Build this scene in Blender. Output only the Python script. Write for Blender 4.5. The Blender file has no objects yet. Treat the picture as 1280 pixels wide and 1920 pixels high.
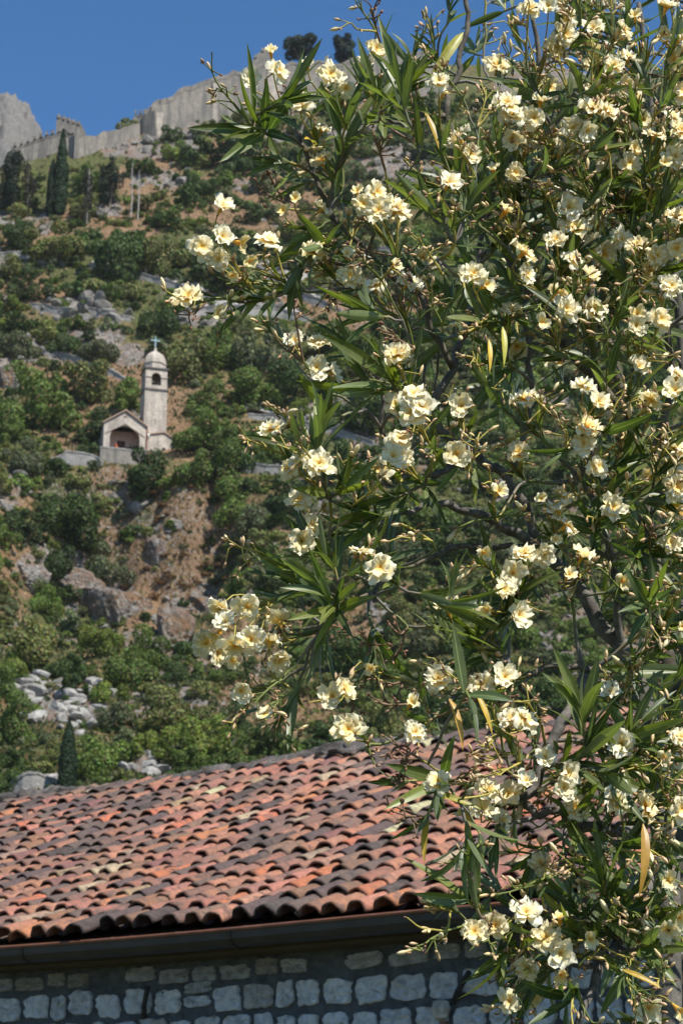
import bpy, math, random
import numpy as np
from mathutils import Vector, Matrix

# ------------------------------------------------------------------ camera, light, exposure
SC = bpy.context.scene
COL = SC.collection
F = 3733.0                      # focal length in photo pixels (1280 wide)
PITCH = math.radians(18.0)
CAM = np.array([0.0, 0.0, 1.7])
cd = bpy.data.cameras.new('camera')
cam = bpy.data.objects.new('camera', cd)
COL.objects.link(cam)
cam.location = CAM
cam.rotation_euler = (math.pi / 2 + PITCH, 0, 0)
cd.sensor_fit = 'HORIZONTAL'
cd.sensor_width = 24.0
cd.lens = F / 1280 * 24.0
cd.clip_start = 0.05
cd.clip_end = 6000
cd.dof.use_dof = True
cd.dof.focus_distance = 3.45
cd.dof.aperture_fstop = 18.0
SC.camera = cam

SUN = np.array([0.42, -0.48, 0.80]); SUN /= np.linalg.norm(SUN)
sd = bpy.data.lights.new('sun', 'SUN')
sd.energy = 4.2
sd.angle = math.radians(0.53)
sd.color = (1.0, 0.955, 0.885)
so = bpy.data.objects.new('sun', sd)
COL.objects.link(so)
so.rotation_euler = Vector(SUN).to_track_quat('Z', 'Y').to_euler()

W = bpy.data.worlds.new('World')
SC.world = W
W.use_nodes = True
nt = W.node_tree
bg = nt.nodes['Background']
sky = nt.nodes.new('ShaderNodeTexSky')
sky.sky_type = 'NISHITA'
sky.sun_disc = False
sky.sun_elevation = math.asin(SUN[2])
sky.sun_rotation = math.atan2(SUN[0], SUN[1])
sky.altitude = 1500
sky.air_density = 1.0
sky.dust_density = 0.0
sky.ozone_density = 2.0
hs = nt.nodes.new('ShaderNodeHueSaturation')
hs.inputs['Saturation'].default_value = 1.27
nt.links.new(sky.outputs[0], hs.inputs['Color'])
nt.links.new(hs.outputs[0], bg.inputs[0])
bg.inputs[1].default_value = 0.095
SC.view_settings.view_transform = 'Standard'
SC.view_settings.look = 'None'
SC.view_settings.exposure = 0.75
SC.view_settings.gamma = 1.0
SC.view_settings.use_curve_mapping = False
SC.cycles.max_bounces = 6
SC.cycles.transparent_max_bounces = 6
SC.cycles.volume_bounces = 0

# ------------------------------------------------------------------ helpers
RNG = np.random.default_rng(7)
random.seed(7)
cp, sp = math.cos(PITCH), math.sin(PITCH)

def norm(v):
    v = np.asarray(v, float)
    return v / (np.linalg.norm(v) + 1e-12)

def ray(px, py):
    u = (px - 640) / F
    v = (960 - py) / F
    return np.array([u, cp - v * sp, sp + v * cp])

def P(px, py, D):
    d = ray(px, py)
    return CAM + d * (D / d[1])

def proj(p):
    p = np.asarray(p, float) - CAM
    dep = p[..., 1] * cp + p[..., 2] * sp
    up = -p[..., 1] * sp + p[..., 2] * cp
    return 640 + F * p[..., 0] / dep, 960 - F * up / dep, dep

def mk_mesh(name, V, faces, attrs=None, smooth=False, mats=None, mat_idx=None):
    V = np.asarray(V, np.float32)
    if not isinstance(faces, list):
        faces = [faces]
    faces = [np.asarray(f, np.int32) for f in faces if len(f)]
    me = bpy.data.meshes.new(name)
    me.vertices.add(len(V))
    me.vertices.foreach_set('co', V.ravel())
    nl = sum(f.size for f in faces)
    npoly = sum(len(f) for f in faces)
    me.loops.add(nl)
    me.loops.foreach_set('vertex_index', np.concatenate([f.ravel() for f in faces]))
    me.polygons.add(npoly)
    starts, off = [], 0
    for f in faces:
        k = f.shape[1]
        starts.append(off + np.arange(len(f)) * k)
        off += f.size
    me.polygons.foreach_set('loop_start', np.concatenate(starts).astype(np.int32))
    me.polygons.foreach_set('use_smooth', np.full(npoly, smooth))
    if attrs:
        for k, a in attrs.items():
            a = np.asarray(a, np.float32)
            if a.ndim == 1:
                at = me.attributes.new(k, 'FLOAT', 'POINT')
                at.data.foreach_set('value', a)
            else:
                if a.shape[1] == 3:
                    a = np.concatenate([a, np.ones((len(a), 1), np.float32)], 1)
                at = me.attributes.new(k, 'FLOAT_COLOR', 'POINT')
                at.data.foreach_set('color', a.ravel())
    for m in (mats or []):
        me.materials.append(m)
    if mat_idx is not None:
        me.polygons.foreach_set('material_index', np.asarray(mat_idx, np.int32))
    me.update(calc_edges=True)
    me.validate()
    return me

def obj(name, me, parent=None, M=None, **props):
    o = bpy.data.objects.new(name, me)
    COL.objects.link(o)
    if parent is not None:
        o.parent = parent
    if M is not None:
        o.matrix_local = Matrix(M.tolist() if hasattr(M, 'tolist') else M)
    for k, v in props.items():
        o[k] = v
    return o

def empty(name, loc, label, cat, group=None, rz=0):
    o = bpy.data.objects.new(name, None)
    COL.objects.link(o)
    o.empty_display_size = 0.1
    o.location = loc
    o.rotation_euler = (0, 0, rz)
    o['label'] = label
    o['category'] = cat
    o['kind'] = 'thing'
    if group:
        o['group'] = group
    return o

def rel(parent, V):
    """world points -> local points of an unrotated empty"""
    return np.asarray(V, float) - np.array(parent.location)

class MB:
    def __init__(s):
        s.V, s.Q, s.T, s.C = [], [], [], []
        s.n = 0
    def add(s, V, Q=None, T=None, c=None):
        V = np.asarray(V, float)
        s.V.append(V)
        if Q is not None and len(Q):
            s.Q.append(np.asarray(Q, int) + s.n)
        if T is not None and len(T):
            s.T.append(np.asarray(T, int) + s.n)
        s.C.append(np.tile(np.asarray(c if c is not None else (1, 1, 1), float), (len(V), 1)) if np.ndim(c) < 2 else np.asarray(c, float))
        s.n += len(V)
    def box(s, o, ex, ey, ez, c=None):
        o, ex, ey, ez = (np.asarray(a, float) for a in (o, ex, ey, ez))
        V = [o, o + ex, o + ex + ey, o + ey, o + ez, o + ex + ez, o + ex + ey + ez, o + ey + ez]
        s.add(V, [[0, 3, 2, 1], [4, 5, 6, 7], [0, 1, 5, 4], [1, 2, 6, 5], [2, 3, 7, 6], [3, 0, 4, 7]], c=c)
    def tube(s, pts, rad, k=7, c=None, cap=True):
        pts = np.asarray(pts, float)
        n = len(pts)
        rad = np.broadcast_to(np.asarray(rad, float), (n,))
        t = np.gradient(pts, axis=0)
        t /= np.linalg.norm(t, axis=1)[:, None] + 1e-9
        a = np.array([0.31, 0.2, 0.93]) if abs(t[0][2]) < 0.9 else np.array([1.0, 0.1, 0])
        V = []
        for i in range(n):
            a = norm(a - t[i] * np.dot(a, t[i]))
            b = np.cross(t[i], a)
            th = np.arange(k) * 2 * math.pi / k
            V.append(pts[i] + rad[i] * (np.cos(th)[:, None] * a + np.sin(th)[:, None] * b))
        V = np.concatenate(V)
        Q = []
        for i in range(n - 1):
            for j in range(k):
                Q.append([i * k + j, i * k + (j + 1) % k, (i + 1) * k + (j + 1) % k, (i + 1) * k + j])
        T = []
        if cap:
            V = np.concatenate([V, pts[:1], pts[-1:]])
            for j in range(k):
                T.append([n * k, (j + 1) % k, j])
                T.append([n * k + 1, (n - 1) * k + j, (n - 1) * k + (j + 1) % k])
        if c is not None and np.ndim(c) == 2:
            c = np.asarray(c)
            cc = np.repeat(c, k, 0)
            if cap:
                cc = np.concatenate([cc, c[:1], c[-1:]])
            c = cc
        s.add(V, Q, T, c)
    def lathe(s, prof, k=12, c=None, o=(0, 0, 0), phase=0):
        V = []
        for r, z in prof:
            th = np.arange(k) * 2 * math.pi / k + phase
            V.append(np.stack([o[0] + r * np.cos(th), o[1] + r * np.sin(th), np.full(k, o[2] + z)], 1))
        Q = [[i * k + j, i * k + (j + 1) % k, (i + 1) * k + (j + 1) % k, (i + 1) * k + j] for i in range(len(prof) - 1) for j in range(k)]
        s.add(np.concatenate(V), Q, None, c)
    def prism(s, poly, ext, c=None):
        """poly: 3D loop of points, extruded by vector ext (convex or mildly concave)"""
        poly = np.asarray(poly, float)
        n = len(poly)
        V = np.concatenate([poly, poly + np.asarray(ext, float)])
        Q = [[i, (i + 1) % n, n + (i + 1) % n, n + i] for i in range(n)]
        T = []
        V = np.concatenate([V, [poly.mean(0)], [poly.mean(0) + ext]])
        for i in range(n):
            T.append([2 * n, (i + 1) % n, i])
            T.append([2 * n + 1, n + i, n + (i + 1) % n])
        s.add(V, Q, T, c)
    def mesh(s, name, mat, smooth=False):
        V = np.concatenate(s.V)
        fs = []
        if s.Q: fs.append(np.concatenate(s.Q))
        if s.T: fs.append(np.concatenate(s.T))
        return mk_mesh(name, V, fs, {'tint': np.concatenate(s.C)}, smooth, [mat])
    def build(s, name, mat, parent=None, smooth=False, world=True, **props):
        if parent is not None and world:
            off = np.array(parent.location)
            s.V = [v - off for v in s.V]
        return obj(name, s.mesh(name, mat, smooth), parent, **props)

# value noise --------------------------------------------------------
_LAT = np.random.default_rng(3).random((256, 256))
def vnoise(x, y):
    xi = np.floor(x).astype(int); yi = np.floor(y).astype(int)
    fx = x - xi; fy = y - yi
    fx = fx * fx * fx * (fx * (fx * 6 - 15) + 10); fy = fy * fy * fy * (fy * (fy * 6 - 15) + 10)
    a = _LAT[xi & 255, yi & 255]; b = _LAT[(xi + 1) & 255, yi & 255]
    c = _LAT[xi & 255, (yi + 1) & 255]; d = _LAT[(xi + 1) & 255, (yi + 1) & 255]
    return (a * (1 - fx) + b * fx) * (1 - fy) + (c * (1 - fx) + d * fx) * fy
def fbm(x, y, o=4, lac=2.03, g=0.5):
    s = 0; a = 1; t = 0
    for i in range(o):
        s = s + a * vnoise(x + 17.3 * i, y + 9.1 * i); t += a
        x = x * lac; y = y * lac; a *= g
    return s / t
def ridged(x, y, o=4):
    s = 0; a = 1; t = 0
    for i in range(o):
        s = s + a * (1 - np.abs(2 * vnoise(x + 31.7 * i, y + 3.3 * i) - 1)); t += a
        x = x * 2.1; y = y * 2.1; a *= 0.55
    return s / t

# materials ----------------------------------------------------------
class NT:
    def __init__(s, name):
        s.m = bpy.data.materials.new(name)
        s.m.use_nodes = True
        s.t = s.m.node_tree
        s.t.nodes.clear()
        s.out = s.t.nodes.new('ShaderNodeOutputMaterial')
    def n(s, kind, **kw):
        nd = s.t.nodes.new(kind)
        for k, v in kw.items():
            if k.startswith('i_'):
                nd.inputs[int(k[2:]) if k[2:].isdigit() else k[2:]].default_value = v
            else:
                setattr(nd, k, v)
        return nd
    def l(s, a, b): s.t.links.new(a, b)
    def attr(s, name, kind='GEOMETRY'):
        nd = s.n('ShaderNodeAttribute'); nd.attribute_name = name; nd.attribute_type = kind
        return nd
    def mix(s, a, b, f, mode='MIX'):
        nd = s.n('ShaderNodeMix'); nd.data_type = 'RGBA'; nd.blend_type = mode
        for sock, v in ((nd.inputs[0], f), (nd.inputs[6], a), (nd.inputs[7], b)):
            if hasattr(v, 'links') or isinstance(v, bpy.types.NodeSocket): s.l(v, sock)
            else: sock.default_value = v if not isinstance(v, tuple) else (v + (1,) if len(v) == 3 else v)
        return nd.outputs[2]
    def math(s, op, a, b=0.0, clamp=False):
        nd = s.n('ShaderNodeMath', operation=op, use_clamp=clamp)
        for sock, v in ((nd.inputs[0], a), (nd.inputs[1], b)):
            if isinstance(v, bpy.types.NodeSocket): s.l(v, sock)
            else: sock.default_value = v
        return nd.outputs[0]
    def noise(s, scale, detail=4, rough=0.55, vec=None, out=0):
        nd = s.n('ShaderNodeTexNoise')
        nd.inputs['Scale'].default_value = scale; nd.inputs['Detail'].default_value = detail; nd.inputs['Roughness'].default_value = rough
        if vec is not None: s.l(vec, nd.inputs['Vector'])
        return nd.outputs[out]
    def ramp(s, f, *stops):
        nd = s.n('ShaderNodeValToRGB')
        el = nd.color_ramp.elements
        while len(el) < len(stops): el.new(0.5)
        for e, (p, c) in zip(el, stops):
            e.position = p
            e.color = (c, c, c, 1) if not isinstance(c, tuple) else c + (1,)
        s.l(f, nd.inputs[0])
        return nd.outputs[0]
    def pos(s): return s.n('ShaderNodeNewGeometry').outputs['Position']
    def objco(s): return s.n('ShaderNodeTexCoord').outputs['Object']
    def rnd(s): return s.n('ShaderNodeObjectInfo').outputs['Random']
    def bump(s, h, strength=0.5, dist=0.02):
        nd = s.n('ShaderNodeBump'); nd.inputs['Strength'].default_value = strength; nd.inputs['Distance'].default_value = dist
        s.l(h, nd.inputs['Height'])
        return nd.outputs[0]
    def done(s, col, rough=0.85, bump=None, spec=0.3, transl=0.0, tcol=None, metallic=0.0):
        b = s.n('ShaderNodeBsdfPrincipled')
        if isinstance(col, bpy.types.NodeSocket): s.l(col, b.inputs['Base Color'])
        else: b.inputs['Base Color'].default_value = col + (1,)
        if isinstance(rough, bpy.types.NodeSocket): s.l(rough, b.inputs['Roughness'])
        else: b.inputs['Roughness'].default_value = rough
        b.inputs['Specular IOR Level'].default_value = spec
        b.inputs['Metallic'].default_value = metallic
        if bump is not None: s.l(bump, b.inputs['Normal'])
        res = b.outputs[0]
        if transl > 0:
            tr = s.n('ShaderNodeBsdfTranslucent')
            c = tcol if tcol is not None else col
            if isinstance(c, bpy.types.NodeSocket): s.l(c, tr.inputs[0])
            else: tr.inputs[0].default_value = c + (1,)
            mx = s.n('ShaderNodeMixShader'); mx.inputs[0].default_value = transl
            s.l(res, mx.inputs[1]); s.l(tr.outputs[0], mx.inputs[2]); res = mx.outputs[0]
        s.l(res, s.out.inputs[0])
        return s.m

def mat_tint(name, rough=0.85, nscale=8, var=0.35, bscale=30, bstr=0.3, bdist=0.02, spec=0.3, transl=0.0, metallic=0.0, rand=0.0):
    t = NT(name)
    c = t.attr('tint').outputs[0]
    nz = t.noise(nscale, 5, 0.6, t.pos())
    c = t.mix(c, t.ramp(nz, (0.25, 1 - var), (0.75, 1 + var)), 1.0, 'MULTIPLY')
    if rand:
        r = t.math('MULTIPLY_ADD', t.rnd(), 2 * rand); t.t.nodes[-1].inputs[2].default_value = 1 - rand
        c = t.mix(c, r, 1.0, 'MULTIPLY')
    b = t.bump(t.noise(bscale, 5, 0.65, t.pos()), bstr, bdist) if bstr else None
    return t.done(c, rough, b, spec, transl, metallic=metallic)

# hill ground: masks say where rock, dry earth and gravel paths are
def mat_hill():
    t = NT('hillside_ground')
    pos = t.pos()
    rock = t.attr('rock').outputs[2]; dry = t.attr('dry').outputs[2]
    n1 = t.noise(0.35, 6, 0.65, pos); n2 = t.noise(1.6, 6, 0.7, pos); n3 = t.noise(5.0, 4, 0.7, pos)
    green = t.ramp(n2, (0.3, (0.045, 0.06, 0.02)), (0.55, (0.11, 0.115, 0.04)), (0.75, (0.2, 0.165, 0.07)))
    earth = t.ramp(n2, (0.28, (0.10, 0.058, 0.034)), (0.48, (0.23, 0.14, 0.08)), (0.7, (0.31, 0.22, 0.125)))
    soil = t.mix(green, earth, t.ramp(t.math('ADD', dry, t.math('MULTIPLY', n1, 0.9)), (0.55, 0.0), (0.95, 1.0)))
    vor = t.n('ShaderNodeTexVoronoi'); vor.feature = 'DISTANCE_TO_EDGE'; vor.inputs['Scale'].default_value = 0.8
    wv = t.n('ShaderNodeVectorMath', operation='ADD')
    nc = t.noise(1.3, 4, 0.6, pos, out=1); t.l(pos, wv.inputs[0])
    sc = t.n('ShaderNodeVectorMath', operation='SCALE'); t.l(nc, sc.inputs[0]); sc.inputs['Scale'].default_value = 2.4
    t.l(sc.outputs[0], wv.inputs[1]); t.l(wv.outputs[0], vor.inputs['Vector'])
    crack = t.ramp(vor.outputs['Distance'], (0.0, 0.45), (0.14, 1.0))
    rk = t.ramp(n2, (0.25, (0.085, 0.077, 0.068)), (0.47, (0.23, 0.21, 0.185)), (0.7, (0.38, 0.355, 0.315)))
    rk = t.mix(rk, crack, 1.0, 'MULTIPLY')
    rk = t.mix(rk, (0.22, 0.125, 0.075), t.math('MULTIPLY', t.ramp(n1, (0.45, 0.0), (0.65, 1.0)), 0.7))
    rm = t.ramp(t.math('ADD', rock, t.math('MULTIPLY', n2, 0.7)), (0.72, 0.0), (0.9, 1.0))
    c = t.mix(soil, rk, rm)
    h = t.math('ADD', t.math('MULTIPLY', n2, 1.0), t.math('MULTIPLY', n3, 0.35))
    return t.done(c, 0.95, t.bump(h, 0.9, 0.6), 0.15)

def mat_foliage(name, transl=0.18):
    t = NT(name)
    c = t.attr('tint').outputs[0]
    r = t.math('MULTIPLY_ADD', t.rnd(), 0.5); t.t.nodes[-1].inputs[2].default_value = 0.75
    c = t.mix(c, r, 1.0, 'MULTIPLY')
    tc = t.mix(c, (1.3, 1.5, 0.7), 1.0, 'MULTIPLY')
    return t.done(c, 0.6, None, 0.25, transl, tc)

def mat_stone_wall(name, lo, hi, streak=0.5, brick=(1.1, 0.45)):
    t = NT(name)
    pos = t.pos()
    n = t.noise(0.9, 6, 0.65, pos); n2 = t.noise(4.0, 5, 0.7, pos)
    mp = t.n('ShaderNodeMapping'); mp.inputs['Scale'].default_value = (1.0, 1.0, 0.12); t.l(pos, mp.inputs[0])
    st = t.noise(0.9, 5, 0.6, mp.outputs[0])
    c = t.ramp(n2, (0.3, lo), (0.7, hi))
    c = t.mix(c, t.ramp(n, (0.3, 0.7), (0.7, 1.1)), 1.0, 'MULTIPLY')
    c = t.mix(c, (0.10, 0.095, 0.09), t.math('MULTIPLY', t.ramp(st, (0.44, 0.0), (0.62, 1.0)), streak))
    return t.done(c, 0.93, t.bump(t.math('ADD', n, n2), 0.6, 0.15), 0.2)

def mat_tile():
    t = NT('terracotta_tile')
    c = t.attr('tint').outputs[0]
    pos = t.pos()
    n1 = t.noise(5.0, 5, 0.65, pos); n2 = t.noise(26.0, 5, 0.75, pos); n3 = t.noise(11.0, 4, 0.7, pos)
    c = t.mix(c, t.ramp(n2, (0.3, 0.62), (0.7, 1.2)), 1.0, 'MULTIPLY')
    n4 = t.noise(1.6, 4, 0.65, pos)
    c = t.mix(c, (0.15, 0.105, 0.085), t.math('MULTIPLY', t.ramp(n3, (0.42, 0.0), (0.60, 0.75)), t.ramp(n4, (0.42, 0.15), (0.60, 1.0))))
    c = t.mix(c, (0.055, 0.046, 0.042), t.math('MULTIPLY', t.ramp(n3, (0.5, 0.0), (0.63, 1.0)), t.ramp(n1, (0.42, 0.0), (0.62, 0.85))))
    c = t.mix(c, (0.30, 0.28, 0.24), t.math('MULTIPLY', t.ramp(n2, (0.60, 0.0), (0.70, 0.5)), t.ramp(n1, (0.35, 0.8), (0.52, 0.0))))
    return t.done(c, 0.9, t.bump(n2, 0.35, 0.01), 0.25)

def mat_petal():
    t = NT('petal')
    tt = t.attr('tint').outputs[0]
    r = t.rnd()
    warm = t.mix((1.0, 1.0, 1.0), (1.0, 0.935, 0.76), r)
    c = t.mix(tt, warm, 1.0, 'MULTIPLY')
    return t.done(c, 0.55, None, 0.2, 0.32, t.mix(c, (1.0, 0.97, 0.80), 1.0, 'MULTIPLY'))

def mat_oleander_leaf():
    t = NT('oleander_leaf')
    c = t.attr('tint').outputs[0]
    mid = t.attr('mid').outputs[2]
    r = t.math('MULTIPLY_ADD', t.rnd(), 0.5); t.t.nodes[-1].inputs[2].default_value = 0.78
    c = t.mix(c, r, 1.0, 'MULTIPLY')
    nz = t.noise(60.0, 3, 0.6, t.pos())
    c = t.mix(c, t.ramp(nz, (0.3, 0.8), (0.7, 1.2)), 1.0, 'MULTIPLY')
    geo = t.n('ShaderNodeNewGeometry')
    c = t.mix(c, t.mix(c, (0.14, 0.17, 0.10), 0.55), geo.outputs['Backfacing'])
    c = t.mix(c, (0.26, 0.30, 0.11), t.math('MULTIPLY', t.ramp(mid, (0.80, 0.0), (0.95, 1.0)), 0.75))
    tc = t.mix(c, (1.7, 2.0, 0.6), 1.0, 'MULTIPLY')
    return t.done(c, 0.42, None, 0.5, 0.30, tc)

def mat_bark():
    t = NT('grey_bark')
    c = t.attr('tint').outputs[0]
    n = t.noise(90.0, 5, 0.7, t.pos()); n2 = t.noise(22.0, 4, 0.6, t.pos())
    c = t.mix(c, t.ramp(n, (0.3, 0.55), (0.7, 1.35)), 1.0, 'MULTIPLY')
    c = t.mix(c, (0.06, 0.05, 0.042), t.ramp(n2, (0.55, 0.0), (0.7, 0.7)))
    return t.done(c, 0.85, t.bump(n, 0.5, 0.003), 0.2)

M_HILL = mat_hill()
M_FOL = mat_foliage('foliage', 0.28)
M_RAMP = mat_stone_wall('rampart_stone', (0.15, 0.137, 0.115), (0.31, 0.28, 0.235), 0.8)
M_TERR = mat_stone_wall('terrace_stone', (0.20, 0.19, 0.17), (0.36, 0.345, 0.32), 0.2)
M_CHAP = mat_stone_wall('chapel_stone', (0.38, 0.325, 0.265), (0.60, 0.525, 0.44), 0.45)
M_PLAIN = mat_tint('plain_tint', 0.9, 3, 0.2, 12, 0.2, 0.02)
M_ROCK = mat_stone_wall('limestone', (0.11, 0.10, 0.088), (0.36, 0.335, 0.295), 0.75)
M_TILE = mat_tile()
M_MORTAR = mat_tint('wall_mortar', 0.95, 12, 0.5, 40, 0.8, 0.04)
M_STONE = mat_tint('wall_stone', 0.95, 16, 0.38, 40, 1.0, 0.04)
M_METAL = mat_tint('gutter_metal', 0.45, 6, 0.3, 20, 0.1, 0.01, 0.5, 0.0, 0.3)
M_IRON = mat_tint('dark_iron', 0.7, 20, 0.3, 40, 0.2, 0.005)
M_PETAL = mat_petal()
M_LEAF = mat_oleander_leaf()
M_BARK = mat_bark()
M_STEM = mat_tint('green_stem', 0.6, 40, 0.3, 60, 0.1, 0.002, 0.35)
M_BUD = mat_tint('flower_bud', 0.55, 60, 0.2, 0, 0, 0, 0.3, 0.15)
M_WOOD = mat_tint('trunk_bark', 0.9, 5, 0.4, 14, 0.6, 0.05)

# ------------------------------------------------------------------ terrain
PY_ = np.array([0, 30, 60, 110, 160, 200, 250, 290, 325, 360, 400, 440, 520, 700.])
PH_ = np.array([-1.7, -1.7, 2, 13, 28.6, 51, 88.6, 126, 162, 198, 240, 285, 372, 560.])
_yy = np.linspace(-80, 720, 1601)
_hh = np.interp(_yy, PY_, PH_)
_k = np.exp(-0.5 * (np.arange(-40, 41) / 14.0) ** 2); _k /= _k.sum()
_hh = np.convolve(np.pad(_hh, 40, mode='edge'), _k, 'valid')
CR_X = [-900, -300, 0, 100, 150, 200, 290, 300, 400, 510, 640, 800, 1000, 1280, 1600, 2400]
CR_Y = [420, 345, 312, 296, 284, 262, 240, 226, 190, 140, 128, 128, 130, 140, 180, 260]
_ratio = (_hh) / np.maximum(_yy, 1)

# photo-pixel blobs (cx, cy, rx, ry) where rock / dry earth shows
ROCK = [(130,1330,95,42),(60,1285,45,30),(275,1432,45,25),(75,1472,45,22),(205,1125,55,60),(330,1150,30,35),(230,930,45,38),(300,1010,20,40),(395,1130,45,28),
        (100,1060,80,45),(5,690,30,60),(150,580,85,26),(205,630,35,45),(240,668,45,25),(395,600,70,18),(470,582,70,16),(530,530,55,35),
        (730,310,75,50),(700,220,50,30),(460,350,40,20),(340,252,50,25),(255,275,40,30),(300,335,60,25),(205,392,35,16),(560,782,50,14),
        (720,1150,50,35),(790,850,30,35),(1030,1210,28,22),(1090,1130,40,40),(950,930,30,25),(60,640,40,20),(100,490,30,14),(370,550,40,12),
        (330,1190,40,40),(160,1120,50,50),(20,930,40,40),(640,250,40,20),(520,250,30,20),(820,300,40,20),(650,1060,30,25)]
DRY = [(260,1130,60,60),(200,1000,50,50),(330,1050,70,60),(385,960,85,70),(340,910,50,30),(450,1210,80,60),(560,1335,80,45),(285,1060,60,70),(40,1050,50,60),(450,400,130,28),(560,385,90,30),
       (100,462,70,14),(650,1160,70,60),(450,1300,60,40),(30,940,40,30),(220,250,40,12),(560,560,60,30),(760,390,60,30),(230,430,60,20),
       (280,330,60,40),(130,560,80,20),(210,900,40,20),(640,600,60,40),(330,1110,60,60),(150,1000,40,30)]

def blobs(px, py, L):
    m = np.zeros_like(px)
    wob = 0.55 * (fbm(px / 26.0, py / 26.0, 3) - 0.5)
    k = 0.8 if L is ROCK else 1.0
    for cx, cy, rx, ry in L:
        rx, ry = rx * k, ry * k
        d = ((px - cx) / rx) ** 2 + ((py - cy) / ry) ** 2
        m = np.maximum(m, 1.15 - 0.75 * d + wob * 2)
    return np.clip(m, 0, 1)

def base_height(X, Y):
    h = np.interp(Y, _yy, _hh)
    u = X / np.maximum(Y, 20)
    pxa = 640 + 3306 * u
    cr = np.interp(pxa, CR_X, CR_Y)
    v = (960 - cr) / F
    tanE = (v * cp + sp) / (cp - v * sp)
    i = np.searchsorted(_ratio[400:], tanE.ravel()).reshape(tanE.shape) + 400
    yc = _yy[np.clip(i, 0, len(_yy) - 1)]
    hc = np.interp(yc, _yy, _hh)
    hb = hc - 0.12 * np.maximum(Y - yc, 0) - 0.0006 * np.maximum(Y - yc, 0) ** 2
    h = np.where(Y > yc, np.minimum(h, hb), h)
    # cliff under the chapel
    g = np.exp(-0.5 * ((X + 25) / 11.0) ** 4)
    edge = 245.5 + 5.0 * (vnoise(X / 5.0 + 3, X * 0 + 2.2) - 0.5) - np.abs(X + 27) * 0.22
    s = np.clip((edge - Y) / 6.0, 0, 1) * np.clip((Y - 198) / 34.0, 0, 1)
    h = h - 14.5 * g * s * (0.75 + 0.5 * vnoise(X / 6.0, Y / 9.0))
    return h

def build_heights():
    us = np.linspace(-1, 1, 400)
    us = np.sign(us) * np.abs(us) ** 1.15 * 0.34
    ys = np.concatenate([np.linspace(-60, 110, 40)[:-1], np.linspace(110, 150, 60)[:-1], np.linspace(150, 445, 800), np.linspace(446, 640, 40)])
    U, Y = np.meshgrid(us, ys)
    X = U * (np.maximum(Y, 0) + 60)
    H = base_height(X, Y)
    hill = np.clip((Y - 40) / 80, 0, 1)
    H = H + hill * (5.0 * (fbm(X / 32, Y / 32, 3) - 0.5) + 2.2 * (fbm(X / 9, Y / 9, 4) - 0.5))
    px, py, dep = proj(np.stack([X, Y, H + 1.7], -1))
    inv = (np.abs(px - 640) < 1600) & (Y > 120)
    far = Y > 105
    rock = np.where(inv, blobs(px, py, ROCK), 0)
    dry = np.where(inv, blobs(px, py, DRY), 0)
    wild = np.clip((fbm(X / 14 + 5, Y / 14, 4) - 0.56) * 5, 0, 0.75) * far
    rock = np.maximum(rock, wild * (1 - 0.5 * dry))
    gy = np.gradient(H, axis=0) / np.maximum(np.gradient(Y, axis=0), 1e-6)
    rock = np.maximum(rock, np.clip((gy - 1.55) * 1.2, 0, 0.42) * (Y > 150) * (Y < 300))
    dry = np.maximum(dry, np.clip((fbm(X / 18 + 50, Y / 18, 3) - 0.5) * 4, 0, 1) * far)
    rg = ridged(X / 6.5, Y / 6.5 + X / 14, 5)
    dry = np.where((px > 690) & (py < 420), dry * .3, dry)
    stepz = fbm(X / 5 + 8, Y / 5, 3)
    H = H + rock * hill * (3.4 * (rg - 0.55) + 1.3 * np.round(stepz * 5) / 5 - 0.6)
    return X, Y, H + 1.7, rock, dry

TX, TY, TZ, TROCK, TDRY = build_heights()
nr, nc = TX.shape

def grid_faces(nr, nc):
    i = np.arange(nr * nc).reshape(nr, nc)
    return np.stack([i[:-1, :-1], i[:-1, 1:], i[1:, 1:], i[1:, :-1]], -1).reshape(-1, 4)

ter = obj('hill', mk_mesh('hill', np.stack([TX, TY, TZ], -1).reshape(-1, 3), grid_faces(nr, nc),
          {'rock': TROCK.ravel(), 'dry': TDRY.ravel()}, True, [M_HILL]), kind='structure')
gm = MB(); gm.box((-3000, -3000, -4.0), (6000, 0, 0), (0, 6000, 0), (0, 0, 1.5), (0.12, 0.11, 0.08))
gm.build('ground', M_PLAIN, kind='structure')

_us = TX[200] / (max(TY[200, 0], 0) + 60)
_ys = TY[:, 0]
def Hs(x, y):
    """terrain height at world x, y (bilinear)"""
    x = np.asarray(x, float); y = np.asarray(y, float)
    fy = np.clip(np.interp(y, _ys, np.arange(nr)), 0, nr - 1.001)
    fx = np.clip(np.interp(x / (np.maximum(y, 0) + 60), _us, np.arange(nc)), 0, nc - 1.001)
    i = fy.astype(int); j = fx.astype(int); a = fy - i; b = fx - j
    return (TZ[i, j] * (1 - a) + TZ[i + 1, j] * a) * (1 - b) + (TZ[i, j + 1] * (1 - a) + TZ[i + 1, j + 1] * a) * b

def hit(px, py, y0=95.0, y1=470.0):
    """where the view ray through a photo pixel meets the hillside"""
    d = ray(px, py)
    D = np.arange(y0, y1, 0.25)
    p = CAM + d[None] * (D / d[1])[:, None]
    below = p[:, 2] < Hs(p[:, 0], p[:, 1])
    k = int(np.argmax(below)) if below.any() else -1
    if k < 0:
        return None
    return p[k]

def masks_at(p):
    px, py, _ = proj(p)
    a = np.array([px]); b = np.array([py])
    return float(blobs(a, b, ROCK)[0]), float(blobs(a, b, DRY)[0])

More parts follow.
